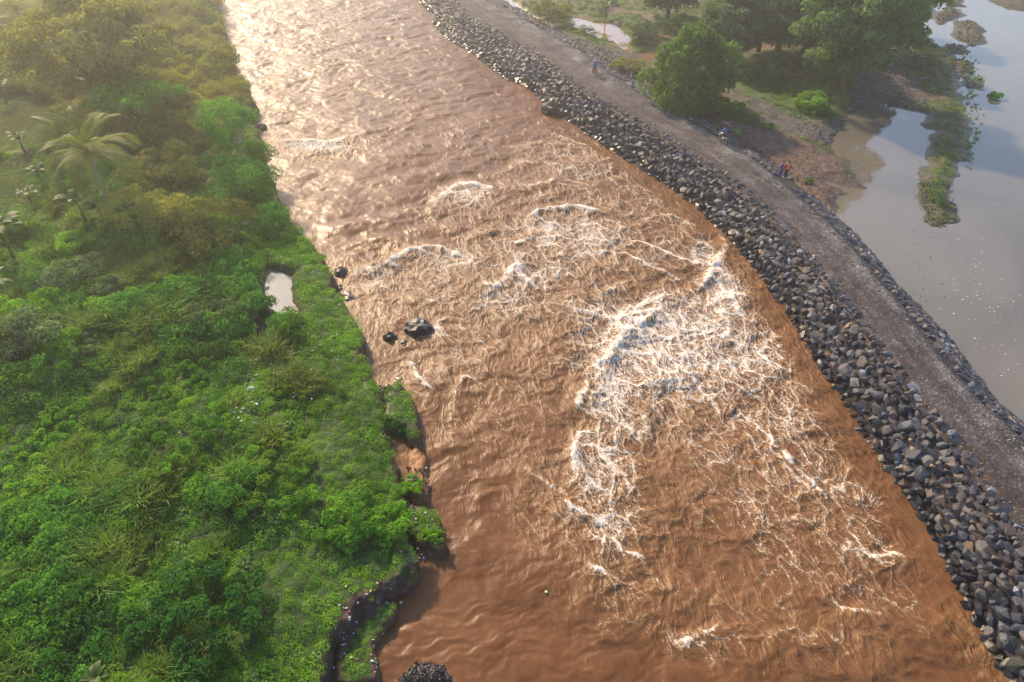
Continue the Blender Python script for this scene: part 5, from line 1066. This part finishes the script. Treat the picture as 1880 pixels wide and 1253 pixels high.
tag(o, 'red bag carried by the person in a blue shirt', 'bag')
p_, s0 = on_road(1430, 327); person('person in purple clothes standing at the track edge beside the orange vest', p_, heading(s0) + 0.6, stand(0.05, 0.05), purple, purple)
p_, s0 = on_road(1441, 328); person('person in an orange vest standing at the lagoon edge of the track', p_, heading(s0) + math.pi, stand(-0.04, 0.05), dark, dark, vest=orange)
# motorbike with its rider, coming along the track
p_, s0 = on_road(1326, 262); hd_ = heading(s0) + math.pi - 0.1
mt = empty('motorbike', p_, hd_); tag(mt, 'small motorbike with yellow panels parked at the lagoon side of the track', 'motorbike')
tyre = plain('tyre_rubber', (0.02, 0.02, 0.02), 0.8); chrome = plain('dull_metal', (0.35, 0.35, 0.36), 0.35, metal=0.8); yel = plain('yellow_panel', (0.55, 0.34, 0.06), 0.4); seat_m = plain('black_seat', (0.02, 0.02, 0.022), 0.5)
def ring(mb, c, R0, r, nu=22, k=7):
    a = np.linspace(0, 2 * np.pi, nu + 1); mb.tube(np.stack([c[0] + R0 * np.cos(a), np.full(nu + 1, c[1]), c[2] + R0 * np.sin(a)], 1), r, k)
for wx_ in (0.62, -0.60):
    w = MB(); ring(w, (wx_, 0, 0.29), 0.245, 0.045); wo_ = w.build('wheel', tyre, mt); w = MB(); ring(w, (wx_, 0, 0.29), 0.2, 0.014, 18, 5)
    for k in range(8): w.tube([(wx_, 0, .29), (wx_ + .2 * math.cos(k * .785), 0, .29 + .2 * math.sin(k * .785))], 0.006, 4)
    w.build('rim', chrome, wo_)
w = MB(); w.tube([(0.62, .07, .29), (0.42, .07, .85)], .022, 7); w.tube([(0.62, -.07, .29), (0.42, -.07, .85)], .022, 7); w.build('fork', chrome, mt)
w = MB(); w.tube([(0.38, 0, .86), (0.1, 0, .62), (-0.2, 0, .5), (-0.6, 0, .36)], [.05, .06, .06, .03], 8); w.ball((0.0, 0, .38), (.2, .12, .15)); w.tube([(0.02, -.14, .3), (-0.3, -.16, .28), (-0.75, -.16, .36)], [.03, .035, .05], 8); w.build('frame', chrome, mt)
w = MB(); w.ball((0.12, 0, .72), (.24, .13, .12)); w.ball((-0.42, 0, .62), (.26, .10, .09)); w.ball((0.58, 0, .58), (.2, .06, .05)); w.build('body_panels', yel, mt)
w = MB(); w.ball((-0.22, 0, .78), (.36, .13, .07)); w.build('seat', seat_m, mt)
w = MB(); w.tube([(0.36, .34, .98), (0.42, .16, 1.0), (0.44, 0, .93), (0.42, -.16, 1.0), (0.36, -.34, .98)], .014, 6); w.build('handlebar', chrome, mt)
w = MB(); w.ball((0.53, 0, .86), (.09, .09, .09)); w.build('headlight', helm, mt)
person('rider in a blue jacket seated on the motorbike', p_, hd_, dict(pel=(-0.14, 0, .93), chest=(-0.02, 0, 1.26), neck=(0.02, 0, 1.44), head=(0.06, 0, 1.57), lel=(0.12, .30, 1.10), lwr=(0.31, .31, 1.01), rel=(0.12, -.30, 1.10), rwr=(0.31, -.31, 1.01), lkn=(0.28, .18, .74), lan=(0.08, .20, .33), rkn=(0.28, -.18, .74), ran=(0.08, -.20, .33)), blue, dark, cap=navy)
# ------------------------------------------------------------------ the air
hz, nt, out = new_mat('morning_haze')
pv = N(nt, 'ShaderNodeVolumePrincipled'); pv.inputs['Color'].default_value = (0.96, 0.91, 0.84, 1); pv.inputs['Density'].default_value = HAZE_DENSITY
pv.inputs['Anisotropy'].default_value = HAZE_G; L(nt, pv.outputs[0], out.inputs['Volume'])
hb = MB(); hb.box((0, 0, 15.5), (1650, 1650, 18.6)); ho = hb.build('haze', hz, smooth=False)
tag(ho, 'thin warm morning haze over the whole river valley', kind='stuff')
